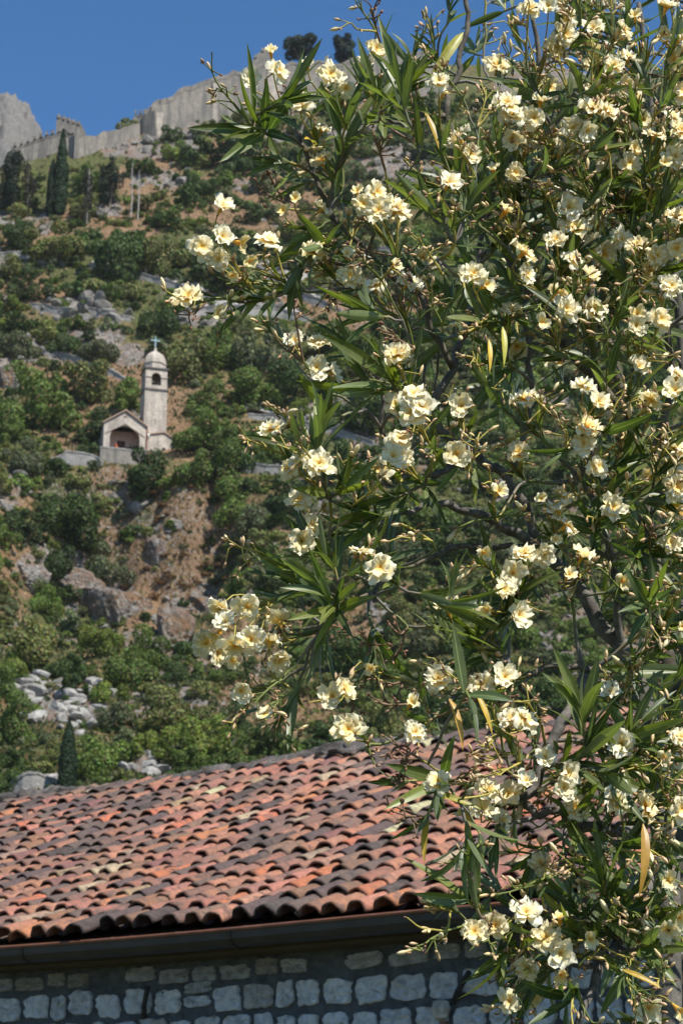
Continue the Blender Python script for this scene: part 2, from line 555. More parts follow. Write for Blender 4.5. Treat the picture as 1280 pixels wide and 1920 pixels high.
# far rocky peak beyond the left end of the ramparts
def peak():
    cx, cy = CAM[0] + ray(30, 300)[0] * 620 / ray(30, 300)[1], 620.0
    n = 260
    a = np.linspace(-1, 1, n)
    U, Vv = np.meshgrid(a, a)
    X = cx + U * 95; Y = cy + Vv * 90
    top = P(30, 236, 620)[2]
    ped = P(110, 292, 620)[2]
    r = np.sqrt(((X - cx) / np.where(X > cx, 15.0, 55)) ** 2 + ((Y - cy) / 45) ** 2)
    Z = ped - 50 + (top - ped + 50) * np.clip(1.02 - r ** 1.5 * 0.42, -0.6, 1)
    Z = Z + 26 * (ridged(X / 13 + Y / 30, Y / 24, 5) - 0.6) + 5 * (fbm(X / 4, Y / 4, 3) - 0.5)
    o = obj('rocky_peak', mk_mesh('rocky_peak', np.stack([X, Y, Z], -1).reshape(-1, 3), grid_faces(n, n),
        {'rock': np.clip(0.55 + fbm(X / 9, Y / 9, 3) * 0.8, 0, 1).ravel(), 'dry': np.zeros(X.size)}, True, [mat_stone_wall('peak_rock', (0.06, 0.057, 0.052), (0.27, 0.255, 0.23), 0.5)]), kind='structure')
peak()

# ------------------------------------------------------------------ hillside stonework
def wall_strip(poly, thick, batter=0.0, dig=2.0):
    """poly: list of (base xyz, top z); returns MB with a thick wall following it, n facing the camera"""
    m = MB()
    B = np.array([b for b, _ in poly]); T = np.array([t for _, t in poly])
    n = len(B)
    d = np.gradient(B[:, :2], axis=0); d /= np.linalg.norm(d, axis=1)[:, None] + 1e-9
    nn = np.stack([d[:, 1], -d[:, 0]], 1)
    fb = np.concatenate([B[:, :2] + nn * batter, (B[:, 2] - dig)[:, None]], 1)
    ft = np.concatenate([B[:, :2], T[:, None]], 1)
    bt = np.concatenate([B[:, :2] - nn * thick, T[:, None]], 1)
    bb = np.concatenate([B[:, :2] - nn * thick, (B[:, 2] - dig)[:, None]], 1)
    V = np.concatenate([fb, ft, bt, bb])
    Q = []
    for k in range(3):
        for i in range(n - 1):
            Q.append([k * n + i, k * n + i + 1, (k + 1) * n + i + 1, (k + 1) * n + i])
    Q += [[0, n, 2 * n, 3 * n], [n - 1, 4 * n - 1, 3 * n - 1, 2 * n - 1]]
    m.add(V, Q)
    return m, ft, nn

def subdiv(pts, k):
    pts = np.array(pts, float)
    t = np.linspace(0, len(pts) - 1, (len(pts) - 1) * k + 1)
    return np.stack([np.interp(t, np.arange(len(pts)), pts[:, j]) for j in range(pts.shape[1])], 1)

TERR = [
 ([(165,502),(230,517),(300,534),(350,550),(395,566)], 13, 'long grey retaining wall of the path slanting down above the belfry'),
 ([(55,577),(110,592),(165,590),(245,603)], 15, 'broken grey terrace wall on the left slope above the chapel'),
 ([(335,598),(420,588),(500,593),(580,606)], 17, 'grey terrace wall right of the chapel cross, under the oleander tip'),
 ([(480,508),(530,540),(570,566),(640,590)], 16, 'stone wall of the path bend behind the upper left oleander flowers'),
 ([(60,662),(120,674),(180,694),(235,716)], 11, 'low grey wall among olive shrubs left of the belfry'),
 ([(452,886),(500,890),(560,896),(640,900)], 18, 'pale grey wall right of the chapel behind the oleander twigs'),
 ([(465,785),(530,795),(600,812),(700,836)], 14, 'grey path wall slanting down right of the belfry shaft'),
 ([(95,876),(140,872),(188,876)], 26, 'grey stone wall adjoining the left side of the chapel terrace'),
 ([(15,1492),(60,1490),(108,1488)], 36, 'ruined grey stone wall left of the cypress above the tiled roof'),
 ([(0,482),(40,486),(85,494)], 14, 'short pale wall at the left edge below the dark conifers'),
 ([(700,470),(760,480),(840,500)], 13, 'grey path wall behind the middle of the oleander crown'),
]
for pl, hpx, lab in TERR:
    pts = subdiv(pl, 5)
    poly = []
    for i, (x, y) in enumerate(pts):
        b = hit(x, y)
        if b is None: continue
        dep = proj(b)[2]
        e = 0.55 + 0.45 * min(1, min(i, len(pts) - 1 - i) / 3)
        poly.append((b, b[2] + hpx / F * dep * e + 0.35 * (vnoise(np.array(x / 8.0), np.array(y / 8.0)) - 0.5)))
    m, ft, nn = wall_strip(poly, 1.1, 0.15)
    o = empty('terrace_wall', poly[len(poly) // 2][0], lab, 'terrace wall', 'terrace walls on the hillside')
    m.build('masonry', M_TERR, o)
    c = MB()
    for i in range(len(ft) - 1):
        a = np.array(ft[i]); b = np.array(ft[i + 1])
        nv = np.array([nn[i][0], nn[i][1], 0])
        c.box(a + nv * 0.08 + [0, 0, 0.004], (b - a) * 0.97, -nv * 1.25, (0, 0, 0.16 + 0.12 * RNG.random()))
    c.build('coping', M_TERR, o)

# paths: gravel ribbons that climb behind the retaining walls
def path(pl, w):
    pts = subdiv(pl, 8)
    C = np.array([p for p in (hit(x, y) for x, y in pts) if p is not None])
    d = np.gradient(C[:, :2], axis=0); d /= np.linalg.norm(d, axis=1)[:, None] + 1e-9
    nn = np.stack([-d[:, 1], d[:, 0]], 1)
    rows = []
    for s in (-0.5, 0, 0.5, 1.0):
        q = C[:, :2] + nn * w * s
        z = np.maximum(np.maximum(Hs(q[:, 0], q[:, 1]) + 0.12, C[:, 2] + 0.12), Hs(q[:, 0], q[:, 1]) + 0.1)
        rows.append(np.concatenate([q, z[:, None]], 1))
    V = np.array(rows)
    me = mk_mesh('path', V.reshape(-1, 3), grid_faces(4, len(C)), {'tint': np.tile([0.30, 0.285, 0.26], (V.size // 3, 1))}, True, [M_PLAIN])
    obj('path', me, kind='structure')
path([(170,494),(230,508),(300,524),(350,540),(395,556)], 2.0)
path([(475,498),(520,512),(560,534),(600,560)], 2.4)
path([(460,772),(530,780),(600,798),(690,820)], 2.0)
path([(330,584),(420,574),(500,578),(560,590)], 1.6)

# fortress ramparts on the crest
def rampart(name, pts, label, thick=2.5, batter=0.5, par=0.0, cren=0, D=None, pil=()):
    poly = []
    for x, yb, yt in subdiv(pts, 4):
        b = hit(x, yb)
        if b is None or D is not None:
            b = P(x, yb, D or 372)
        poly.append([b, P(x, yt, b[1])[2]])
    # smooth the distance so that the wall runs straight
    ys = np.array([b[1] for b, _ in poly])
    ys = np.polyval(np.polyfit(np.arange(len(ys)), ys, 1), np.arange(len(ys)))
    poly = [(P(x, yb, yv), P(x, yt, yv)[2] + .35 * RNG.normal()) for (x, yb, yt), yv in zip(subdiv(pts, 4), ys)]
    o = empty(name, poly[len(poly) // 2][0], label, 'fortress wall', 'ramparts on the crest')
    m, ft, nn = wall_strip(poly, thick, batter, 4.0)
    m.build('curtain', M_RAMP, o)
    if par:
        pm = MB()
        for i in range(len(ft) - 1):
            a = np.array(ft[i]); b = np.array(ft[i + 1]); nv = np.array([nn[i][0], nn[i][1], 0])
            pm.box(a - nv * 0.7 + [0, 0, 0.003], (b - a), -nv * 0.7, (0, 0, par))
            pm.box(a + nv * 0.12 - [0, 0, 0.35], (b - a), -nv * 0.5, (0, 0, 0.30))
        pm.build('parapet', M_RAMP, o)
    if cren:
        tot = len(ft) - 1
        for k in range(cren):
            t = (k + 0.5) / cren * tot
            i = min(int(t), tot - 1)
            a = np.array(ft[i]) * (1 - (t - i)) + np.array(ft[i + 1]) * (t - i)
            dv = np.array(ft[-1]) - np.array(ft[0]); L = np.linalg.norm(dv); dv = norm(ft[i + 1] - ft[i])
            nv = np.array([nn[i][0], nn[i][1], 0])
            mm = MB(); w = L / cren * 0.55
            mm.box(a - dv * w / 2 - nv * 0.1 + [0, 0, par + 0.002], dv * w, -nv * 0.6, (0, 0, 0.75))
            mm.build('merlon', M_RAMP, o)
    for x, yb, yt, w in pil:
        k = int(np.argmin([abs(proj(b)[0] - x) for b, _ in poly]))
        b = np.array(poly[k][0]); nv = np.array([nn[k][0], nn[k][1], 0]); z1 = poly[k][1] - 1.2
        mm = MB(); mm.box(b + nv * 0.9 - [w / 2, 0, 2], (w, 0, 0), -nv * 1.6, (0, 0, z1 - b[2] + 2))
        mm.build('buttress', M_CHAP, o)
    return o
rampart('rampart_wall', [(20,296,279),(68,304,262),(112,293,246),(136,286,254)], 'pale crenellated rampart behind the tall cypress at far left', 2, 0.4, 0.7, 12, D=366)
rampart('rampart_wall', [(138,290,256),(180,291,250),(225,270,240),(262,250,228)], 'plain dark grey rampart stretch right of the tall cypress', 2, 0.3)
rampart('rampart_wall', [(248,250,219),(270,252,213),(292,250,207)], 'small crenellated rampart link between scrub and the great wall', 2, 0.3, 0.5, 5)
rampart('rampart_wall', [(288,251,206),(303,250,193),(345,243,170),(400,236,152),(450,222,136),(512,208,118)], 'great grey curtain wall climbing the skyline at top centre', 3, 1.2, 1.1, 0,
        pil=[(398,235,155,1.0),(505,207,125,3.0),(292,249,206,1.2)])
rampart('rampart_wall', [(505,210,122),(560,200,118),(640,190,116),(720,180,98),(820,178,95)], 'distant rampart behind the top of the oleander, below the crest trees', 3, 0.8, 0.8, 0)
def ruin_tower(px0, px1, yb, yt0, yt1, D, label, mer):
    a = P(px0, yb, D); b = P(px1, yb, D)
    o = empty('ruined_tower', a, label, 'tower')
    za, zb = P(px0, yt0, D)[2], P(px1, yt1, D)[2]
    m = MB()
    m.prism([a - [0, 0, 3], b - [0, 0, 3], [b[0], b[1], zb], [a[0] + (b[0] - a[0]) * 0.4, a[1], za * 0.6 + zb * 0.4 + 0.3], [a[0], a[1], za]], (0.5, 4.0, 0))
    m.build('masonry', M_RAMP, o)
    for k in range(mer):
        t = (k + 0.5) / mer
        q = a * (1 - t) + b * t
        q[2] = za * (1 - t) + zb * t - 0.4
        mm = MB(); mm.box(q - [0.3, 0.25, 0], (0.55, 0, 0), (0, 0.8, 0), (0, 0, 0.8)); mm.build('merlon', M_RAMP, o)
ruin_tower(104, 151, 262, 216, 232, 377, 'roofless tower stump with sloping crenellated top beside the cypress', 5)
ruin_tower(472, 499, 135, 112, 86, 402, 'small dark lookout tower at the top of the great wall', 2)

# ------------------------------------------------------------------ chapel
def arch_panel(m, o, ex, ez, ey, w, ztop, xa, xb, zs, zc, z0=0.0, thick=0.5, n=28, c=None):
    """wall panel of width w in direction ex with an arched opening from xa to xb; ztop(x) gives its top. ey points inwards"""
    o, ex, ey, ez = (np.asarray(a, float) for a in (o, ex, ey, ez))
    xs = np.unique(np.concatenate([np.linspace(-w / 2, w / 2, n), np.linspace(xa, xb, 17), [xa - 1e-4, xb + 1e-4, 0.0]]))
    mid, hw = (xa + xb) / 2, (xb - xa) / 2
    def bot(x):
        if xa <= x <= xb:
            return zs + (zc - zs) * math.sqrt(max(0, 1 - ((x - mid) / hw) ** 2))
        return z0
    V, Q = [], []
    for x in xs:
        for yy in (0, thick):
            V.append(o + ex * x + ey * yy + ez * bot(x)); V.append(o + ex * x + ey * yy + ez * ztop(x))
    for i in range(len(xs) - 1):
        a, b = i * 4, i * 4 + 4
        Q += [[a, b, b + 1, a + 1], [a + 2, a + 3, b + 3, b + 2], [a, a + 2, b + 2, b], [a + 1, b + 1, b + 3, a + 3]]
    e = (len(xs) - 1) * 4
    Q += [[0, 1, 3, 2], [e, e + 2, e + 3, e + 1]]
    m.add(np.array(V), Q, c=c)

CH_D = 250.0
ch0 = P(233, 840, CH_D)
chapel = empty('chapel', ch0, 'small pale stone chapel with arched porch and domed bell tower on the hillside', 'chapel', rz=math.radians(17))
X_, Y_, Z_ = np.eye(3)
def cpart(m, name, mat=None, parent=None, **k):
    return m.build(name, mat or M_CHAP, parent or chapel, world=False, **k)
gable = lambda x: 3.35 + 1.85 * (1 - abs(x) / 2.85)
m = MB(); arch_panel(m, (0, 0, 0), X_, Z_, Y_, 5.7, gable, -2.0, 2.05, 1.45, 3.2, -0.6, 0.55); nave = cpart(m, 'facade')
m = MB()
m.box((-2.85, 0.55, -0.6), (0.4, 0, 0), (0, 8, 0), (0, 0, 3.9)); m.box((2.45, 0.55, -0.6), (0.4, 0, 0), (0, 8, 0), (0, 0, 3.9))
m.prism([(-2.85, 8.56, -.6), (2.85, 8.56, -.6), (2.85, 8.56, 3.3), (0, 8.56, 5.1), (-2.85, 8.56, 3.3)], (0, 0.4, 0)); cpart(m, 'nave_wall')
m = MB(); m.box((-2.4, 2.6, -0.5), (4.8, 0, 0), (0, 0.3, 0), (0, 0, 3.8), (0.55, 0.37, 0.31)); m.box((-0.55, 2.54, -0.4), (1.1, 0, 0), (0, 0.07, 0), (0, 0, 2.3), (0.09, 0.04, 0.03)); cpart(m, 'porch_back', M_PLAIN)
m = MB(); m.box((-2.4, 0.56, -0.5), (4.8, 0, 0), (0, 2.0, 0), (0, 0, 0.35), (0.3, 0.26, 0.22)); cpart(m, 'porch_floor', M_PLAIN)
m = MB()
for s in (-1, 1):
    a = np.array([s * 3.05, -0.28, 3.22]); b = np.array([0, -0.28, 5.27])
    m.prism([a, b, b + [0, 0, .2], a + [0, 0, .2]], (0, 9.3, 0), (0.30, 0.21, 0.155))
cpart(m, 'roof', M_PLAIN)
m = MB()
for s in (-1, 1):
    a = np.array([s * 2.7, -0.1, 1.78]); b = np.array([0, -0.1, 3.42])
    m.prism([a, b, b + [0, 0, .15], a + [0, 0, .15]], (0, 0.16, 0), (0.33, 0.27, 0.22))
cpart(m, 'gable_moulding', M_PLAIN)
m = MB(); m.box((-0.12, -0.03, 4.3), (0.24, 0, 0), (0, 0.04, 0), (0, 0, 0.3), (0.08, 0.07, 0.06)); cpart(m, 'gable_niche', M_PLAIN)
m = MB(); m.tube([(2.98, -0.1, -0.8), (2.98, -0.1, 3.2)], 0.085, 8, (0.23, 0.09, 0.06)); cpart(m, 'downpipe', M_PLAIN)
# bell tower
TW, tx, ty, TU = 3.1, 4.45, 1.9, 2.9
m = MB(); m.box((tx - TW / 2, ty, -2.5), (TW, 0, 0), (0, TW, 0), (0, 0, 9.15 + TU)); tower = cpart(m, 'tower_shaft')
def cornice(z, ov, h):
    m = MB(); m.box((tx - TW / 2 - ov, ty - ov, z + TU), (TW + 2 * ov, 0, 0), (0, TW + 2 * ov, 0), (0, 0, h), (0.11, 0.10, 0.09))
    cpart(m, 'cornice', M_PLAIN, tower)
cornice(6.6, 0.14, 0.23); cornice(9.72, 0.14, 0.2)
m = MB(); m.box((tx - 0.07, ty - 0.015, 4.6), (0.12, 0, 0), (0, 0.03, 0), (0, 0, 0.75), (0.10, 0.09, 0.08)); cpart(m, 'arrow_slit', M_PLAIN, tower)
m = MB()
top = lambda x: 9.72 + TU
for ex, ey, o in ((X_, Y_, (tx, ty + .04, 0)), (-X_, -Y_, (tx, ty + TW - .04, 0)), (-Y_, X_, (tx - TW / 2 + .04, ty + TW / 2, 0)), (Y_, -X_, (tx + TW / 2 - .04, ty + TW / 2, 0))):
    arch_panel(m, o, ex, Z_, ey, TW - 0.09 - (0.75 if abs(ex[1]) else 0), top, -0.66, 0.66, 8.5 + TU, 9.2 + TU, 6.83 + TU, 0.4, 10)
belfry = cpart(m, 'belfry')
for yy in (.06, TW - .36):
    m = MB(); m.box((tx - 0.66, ty + yy, 6.84 + TU), (1.32, 0, 0), (0, .3, 0), (0, 0, 0.55)); cpart(m, 'belfry_sill', None, tower)
for sx in (-1, 1):
    m = MB(); m.box((tx + (0.68 if sx > 0 else -TW / 2 - 0.04), ty - 0.03, 8.42 + TU), (TW / 2 - 0.64, 0, 0), (0, 0.12, 0), (0, 0, 0.13), (0.16, 0.145, 0.13))
    cpart(m, 'string_course', M_PLAIN, tower)
m = MB(); m.lathe([(1.58, 9.92), (1.58, 10.75), (1.70, 10.8), (1.70, 10.95), (1.56, 11.0)], 8, o=(tx, ty + TW / 2, TU), phase=math.pi / 8); cpart(m, 'drum', None, tower)
m = MB(); m.lathe([(1.58, 11.0), (1.53, 11.4), (1.36, 11.95), (1.0, 12.45), (0.5, 12.8), (0.22, 12.95), (0.2, 13.1), (0.1, 13.5), (0.02, 13.75)], 8, o=(tx, ty + TW / 2, TU), phase=math.pi / 8); cpart(m, 'dome', None, tower)
m = MB()
cxm = (tx, ty + TW / 2)
m.box((cxm[0] - 0.07, cxm[1] - 0.07, 13.6 + TU), (0.14, 0, 0), (0, 0.14, 0), (0, 0, 1.5), (0.30, 0.42, 0.47))
for s in (-1, 1):
    m.box((cxm[0] + (0.072 if s > 0 else -0.66), cxm[1] - 0.06, 14.5 + TU), (0.588, 0, 0), (0, 0.12, 0), (0, 0, 0.15), (0.30, 0.42, 0.47))
cpart(m, 'cross', M_PLAIN, tower)
# side annex
m = MB()
m.prism([(3.2, 1.0, -3), (8.0, 1.0, -3), (8.0, 1.0, 1.75), (5.5, 1.0, 3.05), (3.2, 1.0, 2.5)], (0, 0.89, 0))
m.box((5.65, 1.9, -3), (2.35, 0, 0), (0, 5, 0), (0, 0, 4.75)); annex = cpart(m, 'annex')
m = MB()
m.prism([(5.5, 0.8, 3.07), (8.25, 0.8, 1.62), (8.25, 0.8, 1.8), (5.5, 0.8, 3.25)], (0, 6.2, 0), (0.30, 0.2, 0.15))
m.prism([(5.49, 0.8, 3.07), (5.49, 0.8, 3.25), (3.1, 0.8, 2.7), (3.1, 0.8, 2.52)], (0, 1.0, 0), (0.30, 0.2, 0.15)); cpart(m, 'annex_roof', M_PLAIN, annex)
m = MB(); m.box((5.3, 0.975, 0.45), (0.5, 0, 0), (0, 0.03, 0), (0, 0, 0.5), (0.035, 0.03, 0.03)); cpart(m, 'window', M_PLAIN, annex)
m = MB(); m.lathe([(0.01, -0.2), (0.17, -0.1), (0.2, 0.05), (0.12, 0.2), (0.01, 0.22)], 10, (0.75, 0.77, 0.76), (3.35, 0.75, 2.4)); cpart(m, 'wall_lamp', M_PLAIN, annex)
# terrace on which the chapel stands
terr = empty('terrace_wall', ch0, 'tall stained retaining wall carrying the chapel porch terrace', 'terrace wall', 'terrace walls on the hillside', rz=math.radians(17))
m = MB(); m.box((-3.5, -1.6, -9.5), (6.4, 0, 0), (0, 2.1, 0), (0, 0, 8.65)); m.build('masonry', M_RAMP, terr, world=False)
m = MB()
for i in range(9): m.box((-3.6 + i * 0.72, -1.66, -0.845), (0.68, 0, 0), (0, 0.56, 0), (0, 0, 0.16 + 0.08 * RNG.random()), (0.3, 0.29, 0.27))
m.build('coping', M_TERR, terr, world=False)
fp_w = ch0 + np.array([-1.25 * math.cos(.297) + 0.6 * math.sin(.297), -1.25 * math.sin(.297) - 0.6 * math.cos(.297), -0.55])
fp = empty('flower_pot', fp_w, 'tiny orange red flower pot at the left foot of the chapel porch', 'flower pot')
m = MB(); m.lathe([(0.01, 0), (0.2, 0.01), (0.26, 0.45), (0.22, 0.45), (0.2, 0.4)], 10, (0.45, 0.13, 0.06)); m.build('pot', M_PLAIN, fp, world=False)
m = MB()
for i in range(60):
    d = norm(RNG.normal(size=3)); q = np.array([0, 0, 0.62]) + d * 0.27 * RNG.random() ** 0.4
    t1 = norm(np.cross(d, [0.3, 0.2, 0.9])) * 0.1; t2 = norm(np.cross(d, t1)) * 0.1
    m.add([q - t1, q + t2, q + t1, q - t2], [[0, 1, 2, 3]], c=(0.5, 0.14, 0.06))
m.build('blossom', M_PLAIN, fp, world=False)

# ------------------------------------------------------------------ vegetation on the slope
TONES = {'D': ((0.050, 0.080, 0.020), 'dark green'), 'M': ((0.095, 0.135, 0.028), 'mid green'), 'O': ((0.142, 0.152, 0.048), 'olive green'),
         'Y': ((0.130, 0.162, 0.031), 'yellow green'), 'G': ((0.112, 0.128, 0.062), 'grey green')}

def leaf_quads(rng, C, N, size, tone, jit=0.35, elong=1.5):
    """small pointed leaf sprays centred on C, facing N"""
    n = len(C)
    N = N + rng.normal(size=(n, 3)) * 0.5 + [0, 0, 0.15]
    N /= np.linalg.norm(N, axis=1)[:, None]
    A = np.cross(N, rng.normal(size=(n, 3)))
    A /= np.linalg.norm(A, axis=1)[:, None] + 1e-9
    B = np.cross(N, A)
    s = size * (0.6 + 0.8 * rng.random((n, 1)))
    V = np.stack([C - A * s * elong * .5, C + B * s * .5 + A * s * .1, C + A * s * elong * .5, C - B * s * .5 - A * s * .1], 1).reshape(-1, 3)
    Q = np.arange(n * 4).reshape(n, 4)
    t = np.array(tone)[None] * (1 + jit * rng.normal(size=(n, 1))).clip(0.45, 1.9) * (1 + 0.12 * rng.normal(size=(n, 3)))
    return V, Q, np.repeat(t.clip(0.004, 1), 4, 0)

def crown_pts(rng, n, lobes, thr=0.8, over=2):
    lobes = np.array(lobes)
    w = lobes[:, 3] ** 2; w /= w.sum()
    n0 = n; n = n * over // 2
    k = rng.choice(len(lobes), n * 2, p=w)
    d = rng.normal(size=(n * 2, 3)); d[:, 2] += 0.25
    d /= np.linalg.norm(d, axis=1)[:, None]
    rr = lobes[k, 3] * (0.72 + 0.36 * rng.random(n * 2))
    C = lobes[k, :3] + d * rr[:, None] * [1, 1, 0.9]
    dist = np.linalg.norm(C[:, None] - lobes[None, :, :3], axis=2) / lobes[None, :, 3]
    dist[np.arange(n * 2), k] = 9
    keep = (dist.min(1) > thr) & (C[:, 2] > -0.06)
    return C[keep][:n0], d[keep][:n0]

def shrub_lobes(rng, k):
    L = [(0, 0, 0.22, 0.22)]
    st = rng.uniform(.6, 1.15); tall = rng.uniform(.75, 1.35)
    for i in range(k):
        a = rng.random() * 6.283; r = 0.10 + 0.34 * rng.random()
        L.append((r * math.cos(a) * st, r * math.sin(a), (0.06 + 0.6 * rng.random() ** 1.3 * (1 - r * 1.1)) * tall, 0.07 + 0.14 * rng.random()))
    return L

def make_crown(name, seed, n, leaf, tone, lobes=None, jit=0.35):
    rng = np.random.default_rng(seed)
    lobes = lobes or shrub_lobes(rng, 13)
    C, d = crown_pts(rng, n, lobes)
    V, Q, t = leaf_quads(rng, C, d, leaf, tone, jit)
    # a few brighter or browner clumps
    return V, Q, t

SHRUB = {}
for ti, (k, (tone, _)) in enumerate(TONES.items()):
    for big in (0, 1):
        for v in range(5):
            V, Q, t = make_crown('shrub', 100 + ti * 20 + v + big * 5, 4200 if big else 1350, 0.030 if big else 0.052, tone)
            SHRUB[(k, big, v)] = (mk_mesh('shrub', V, Q, {'tint': t}, False, [M_FOL]), V, Q, t)

# (centre px, centre py, width px, tone) of the shrubs one can pick out in the photograph
S0 = [(105,935,125,'D'),(55,985,90,'D'),(150,985,90,'D'),(100,1050,80,'D'),(284,876,92,'D'),(245,985,52,'D'),(262,925,40,'D'),(205,1060,90,'G'),(65,752,125,'M'),(20,800,70,'M'),(60,535,70,'D'),
 (103,442,112,'O'),(35,640,70,'G'),(30,600,60,'D'),(420,268,110,'D'),(445,300,70,'D'),(362,285,55,'D'),(385,345,70,'D'),(355,370,50,'D'),(205,478,110,'D'),(285,470,110,'O'),(395,480,130,'D'),(345,470,70,'M'),
 (455,520,60,'D'),(285,590,95,'D'),(315,565,60,'M'),(130,635,80,'D'),(175,655,70,'G'),(170,705,120,'O'),(235,735,80,'M'),(345,672,120,'O'),(300,640,60,'G'),(420,650,90,'M'),(500,660,110,'G'),(470,710,110,'M'),
 (560,700,120,'D'),(395,740,80,'M'),(380,800,100,'M'),(440,820,100,'M'),(365,868,90,'M'),(425,880,110,'M'),(490,830,70,'M'),(435,945,90,'M'),(480,970,80,'G'),(540,930,90,'D'),(450,1010,60,'M'),(60,1195,120,'O'),(20,1240,80,'Y'),
 (195,1200,80,'Y'),(165,1185,60,'Y'),(130,1160,60,'G'),(255,1215,80,'M'),(240,1250,100,'M'),(300,1225,70,'M'),(335,1255,70,'D'),(310,1320,120,'O'),(375,1330,70,'O'),(185,1290,60,'Y'),(135,1280,50,'D'),(355,1210,50,'D'),
 (185,1400,110,'M'),(30,1360,90,'M'),(15,1410,80,'D'),(395,1385,100,'Y'),(455,1360,80,'D'),(510,1385,70,'D'),(580,1385,60,'D'),(440,1410,70,'M'),(540,1405,60,'M'),(355,1405,80,'M'),(150,1440,60,'M'),(240,1480,50,'M'),
 (20,1470,50,'D'),(640,1220,110,'D'),(615,1130,60,'G'),(700,1090,90,'D'),(250,800,60,'D'),(170,800,70,'D'),(195,225,55,'M'),(235,232,45,'O'),(160,250,40,'D'),(30,700,50,'M'),(110,870,60,'D'),(40,860,70,'G'),(165,845,40,'D'),
 (500,440,70,'D'),(540,480,60,'G'),(170,330,70,'M'),(265,375,50,'O'),(300,410,40,'D'),(150,385,60,'O'),(30,440,70,'D'),(15,500,60,'O'),(210,410,30,'O'),(330,410,50,'M'),(470,400,50,'D'),(275,300,60,'D'),(320,250,40,'D'),
 (650,620,120,'M'),(760,600,110,'D'),(680,760,120,'D'),(620,860,100,'D'),(800,950,120,'M'),(860,1010,110,'D'),(720,960,100,'M'),(900,1090,120,'O'),(960,1170,110,'M'),(880,1230,90,'D'),(800,1200,90,'G'),(1020,1300,110,'D'),
 (920,1330,90,'M'),(820,1320,90,'D'),(720,1340,90,'O'),(660,1390,80,'D'),(1120,1330,100,'M'),(700,480,80,'D'),(780,460,90,'M'),(830,390,90,'D'),(640,350,80,'D'),(720,150,90,'D'),(780,190,100,'D'),(860,250,110,'M'),(690,400,70,'O'),
 (930,300,120,'D'),(1040,280,120,'D'),(1150,200,120,'D'),(1240,190,120,'D'),(1180,330,120,'M'),(1260,420,110,'O'),(1000,480,110,'M'),(1090,600,120,'D'),(960,700,110,'M'),(1200,760,120,'D'),(1080,860,110,'M'),(1000,900,90,'D'),(1230,1000,110,'G'),(1160,1130,100,'D'),(470,860,60,'D')]
rngv = np.random.default_rng(21)
shr = []     # (base point, width m, tone, px, py, w)
def wall_pts():
    out = []
    for pl, h, _ in TERR:
        q = subdiv(pl, 6); q[:, 1] -= h * 0.6
        out.append(q)
    return np.concatenate(out)
WPT = wall_pts()
KEEP = [(186, 625, 344, 892), (88, 225, 128, 400), (178, 285, 232, 385)]
def try_add(px, py, w, tone, force=False):
    yb = py + 0.40 * w
    if not force:
        if np.any((np.abs(WPT[:, 0] - px) < w * 0.42) & (WPT[:, 1] > py - w * 0.42) & (WPT[:, 1] < yb + 4)): return False
        for a, b, c, d in KEEP:
            if a - w * .4 < px < c + w * .4 and b - w * .4 < py < d + w * .3: return False
        for _, _, _, x, y, w2 in shr:
            if (x - px) ** 2 + (y - py) ** 2 < ((0.30 if w > 30 else 0.24) * (w + w2)) ** 2: return False
        cr = np.interp(px, CR_X, CR_Y)
        if py - 0.5 * w < cr + 16: return False
    p = hit(px, yb)
    if p is None: return False
    dep = proj(p)[2]
    shr.append((p, w * dep / F * (1.18 if w > 28 else 1.1), tone, px, py, w))
    return True
for s in S0: try_add(*s, force=True)
n_named = len(shr)
tk = list(TONES)
for lo, hi, tries in ((50, 85, 900), (30, 52, 2600), (16, 30, 9000), (8, 17, 9000)):
    for _ in range(tries):
        px, py = rngv.uniform(-120, 1400), rngv.uniform(170, 1500)
        w = rngv.uniform(lo, hi)
        r = float(blobs(np.array([px]), np.array([py]), ROCK)[0]); d = float(blobs(np.array([px]), np.array([py]), DRY)[0])
        if ((px - 325) / 125) ** 2 + ((py - 1060) / 150) ** 2 < 1 and rngv.random() < .82: continue
        if rngv.random() < max(r * (1.25 if w > 26 else 0.8), d * (1.15 if w > 30 else 0.75)): continue
        zone = fbm(np.array(px / 120.0), np.array(py / 120.0), 2)
        pr = np.array([0.30, 0.30, 0.17, 0.09, 0.14]) if zone > 0.5 else np.array([0.18, 0.24, 0.30, 0.10, 0.18])
        try_add(px, py, w, tk[rngv.choice(5, p=pr)])

def zone_of(px, py):
    if py < 425:
        return 'near the tall cypresses' if px < 250 else ('below the great curtain wall' if px < 560 else 'under the crest behind the oleander')
    if py < 640:
        return 'on the slope above the belfry' if px < 560 else 'behind the upper oleander'
    if py < 905:
        return 'left of the chapel' if px < 225 else ('right of the chapel' if px < 600 else 'behind the middle oleander')
    if py < 1235:
        return 'by the shaded crag left' if px < 190 else ('on the cliff below the chapel' if px < 440 else ('right of the orange slope' if px < 620 else 'behind the lower oleander branches'))
    return 'around the white rocks' if px < 250 else ('just above the tiled roof' if px < 620 else 'behind the oleander over the ridge')
ORD = ['topmost', 'second from top', 'third from top', 'fourth from top', 'fifth from top', 'sixth from top', 'seventh from top', 'eighth from top', 'ninth from top', 'tenth from top']
def ordinal(k):
    return ORD[k] if k < 10 else '%d%s from top' % (k + 1, 'th' if 10 <= k + 1 <= 20 else {1: 'st', 2: 'nd', 3: 'rd'}.get((k + 1) % 10, 'th'))
order = sorted(range(len(shr)), key=lambda i: -(shr[i][5] + (1000 if i < n_named else 0)) + (2000 if not (-20 < shr[i][3] < 1300) else 0))
indiv = order[:275]; rest = order[275:]
cnt = {}
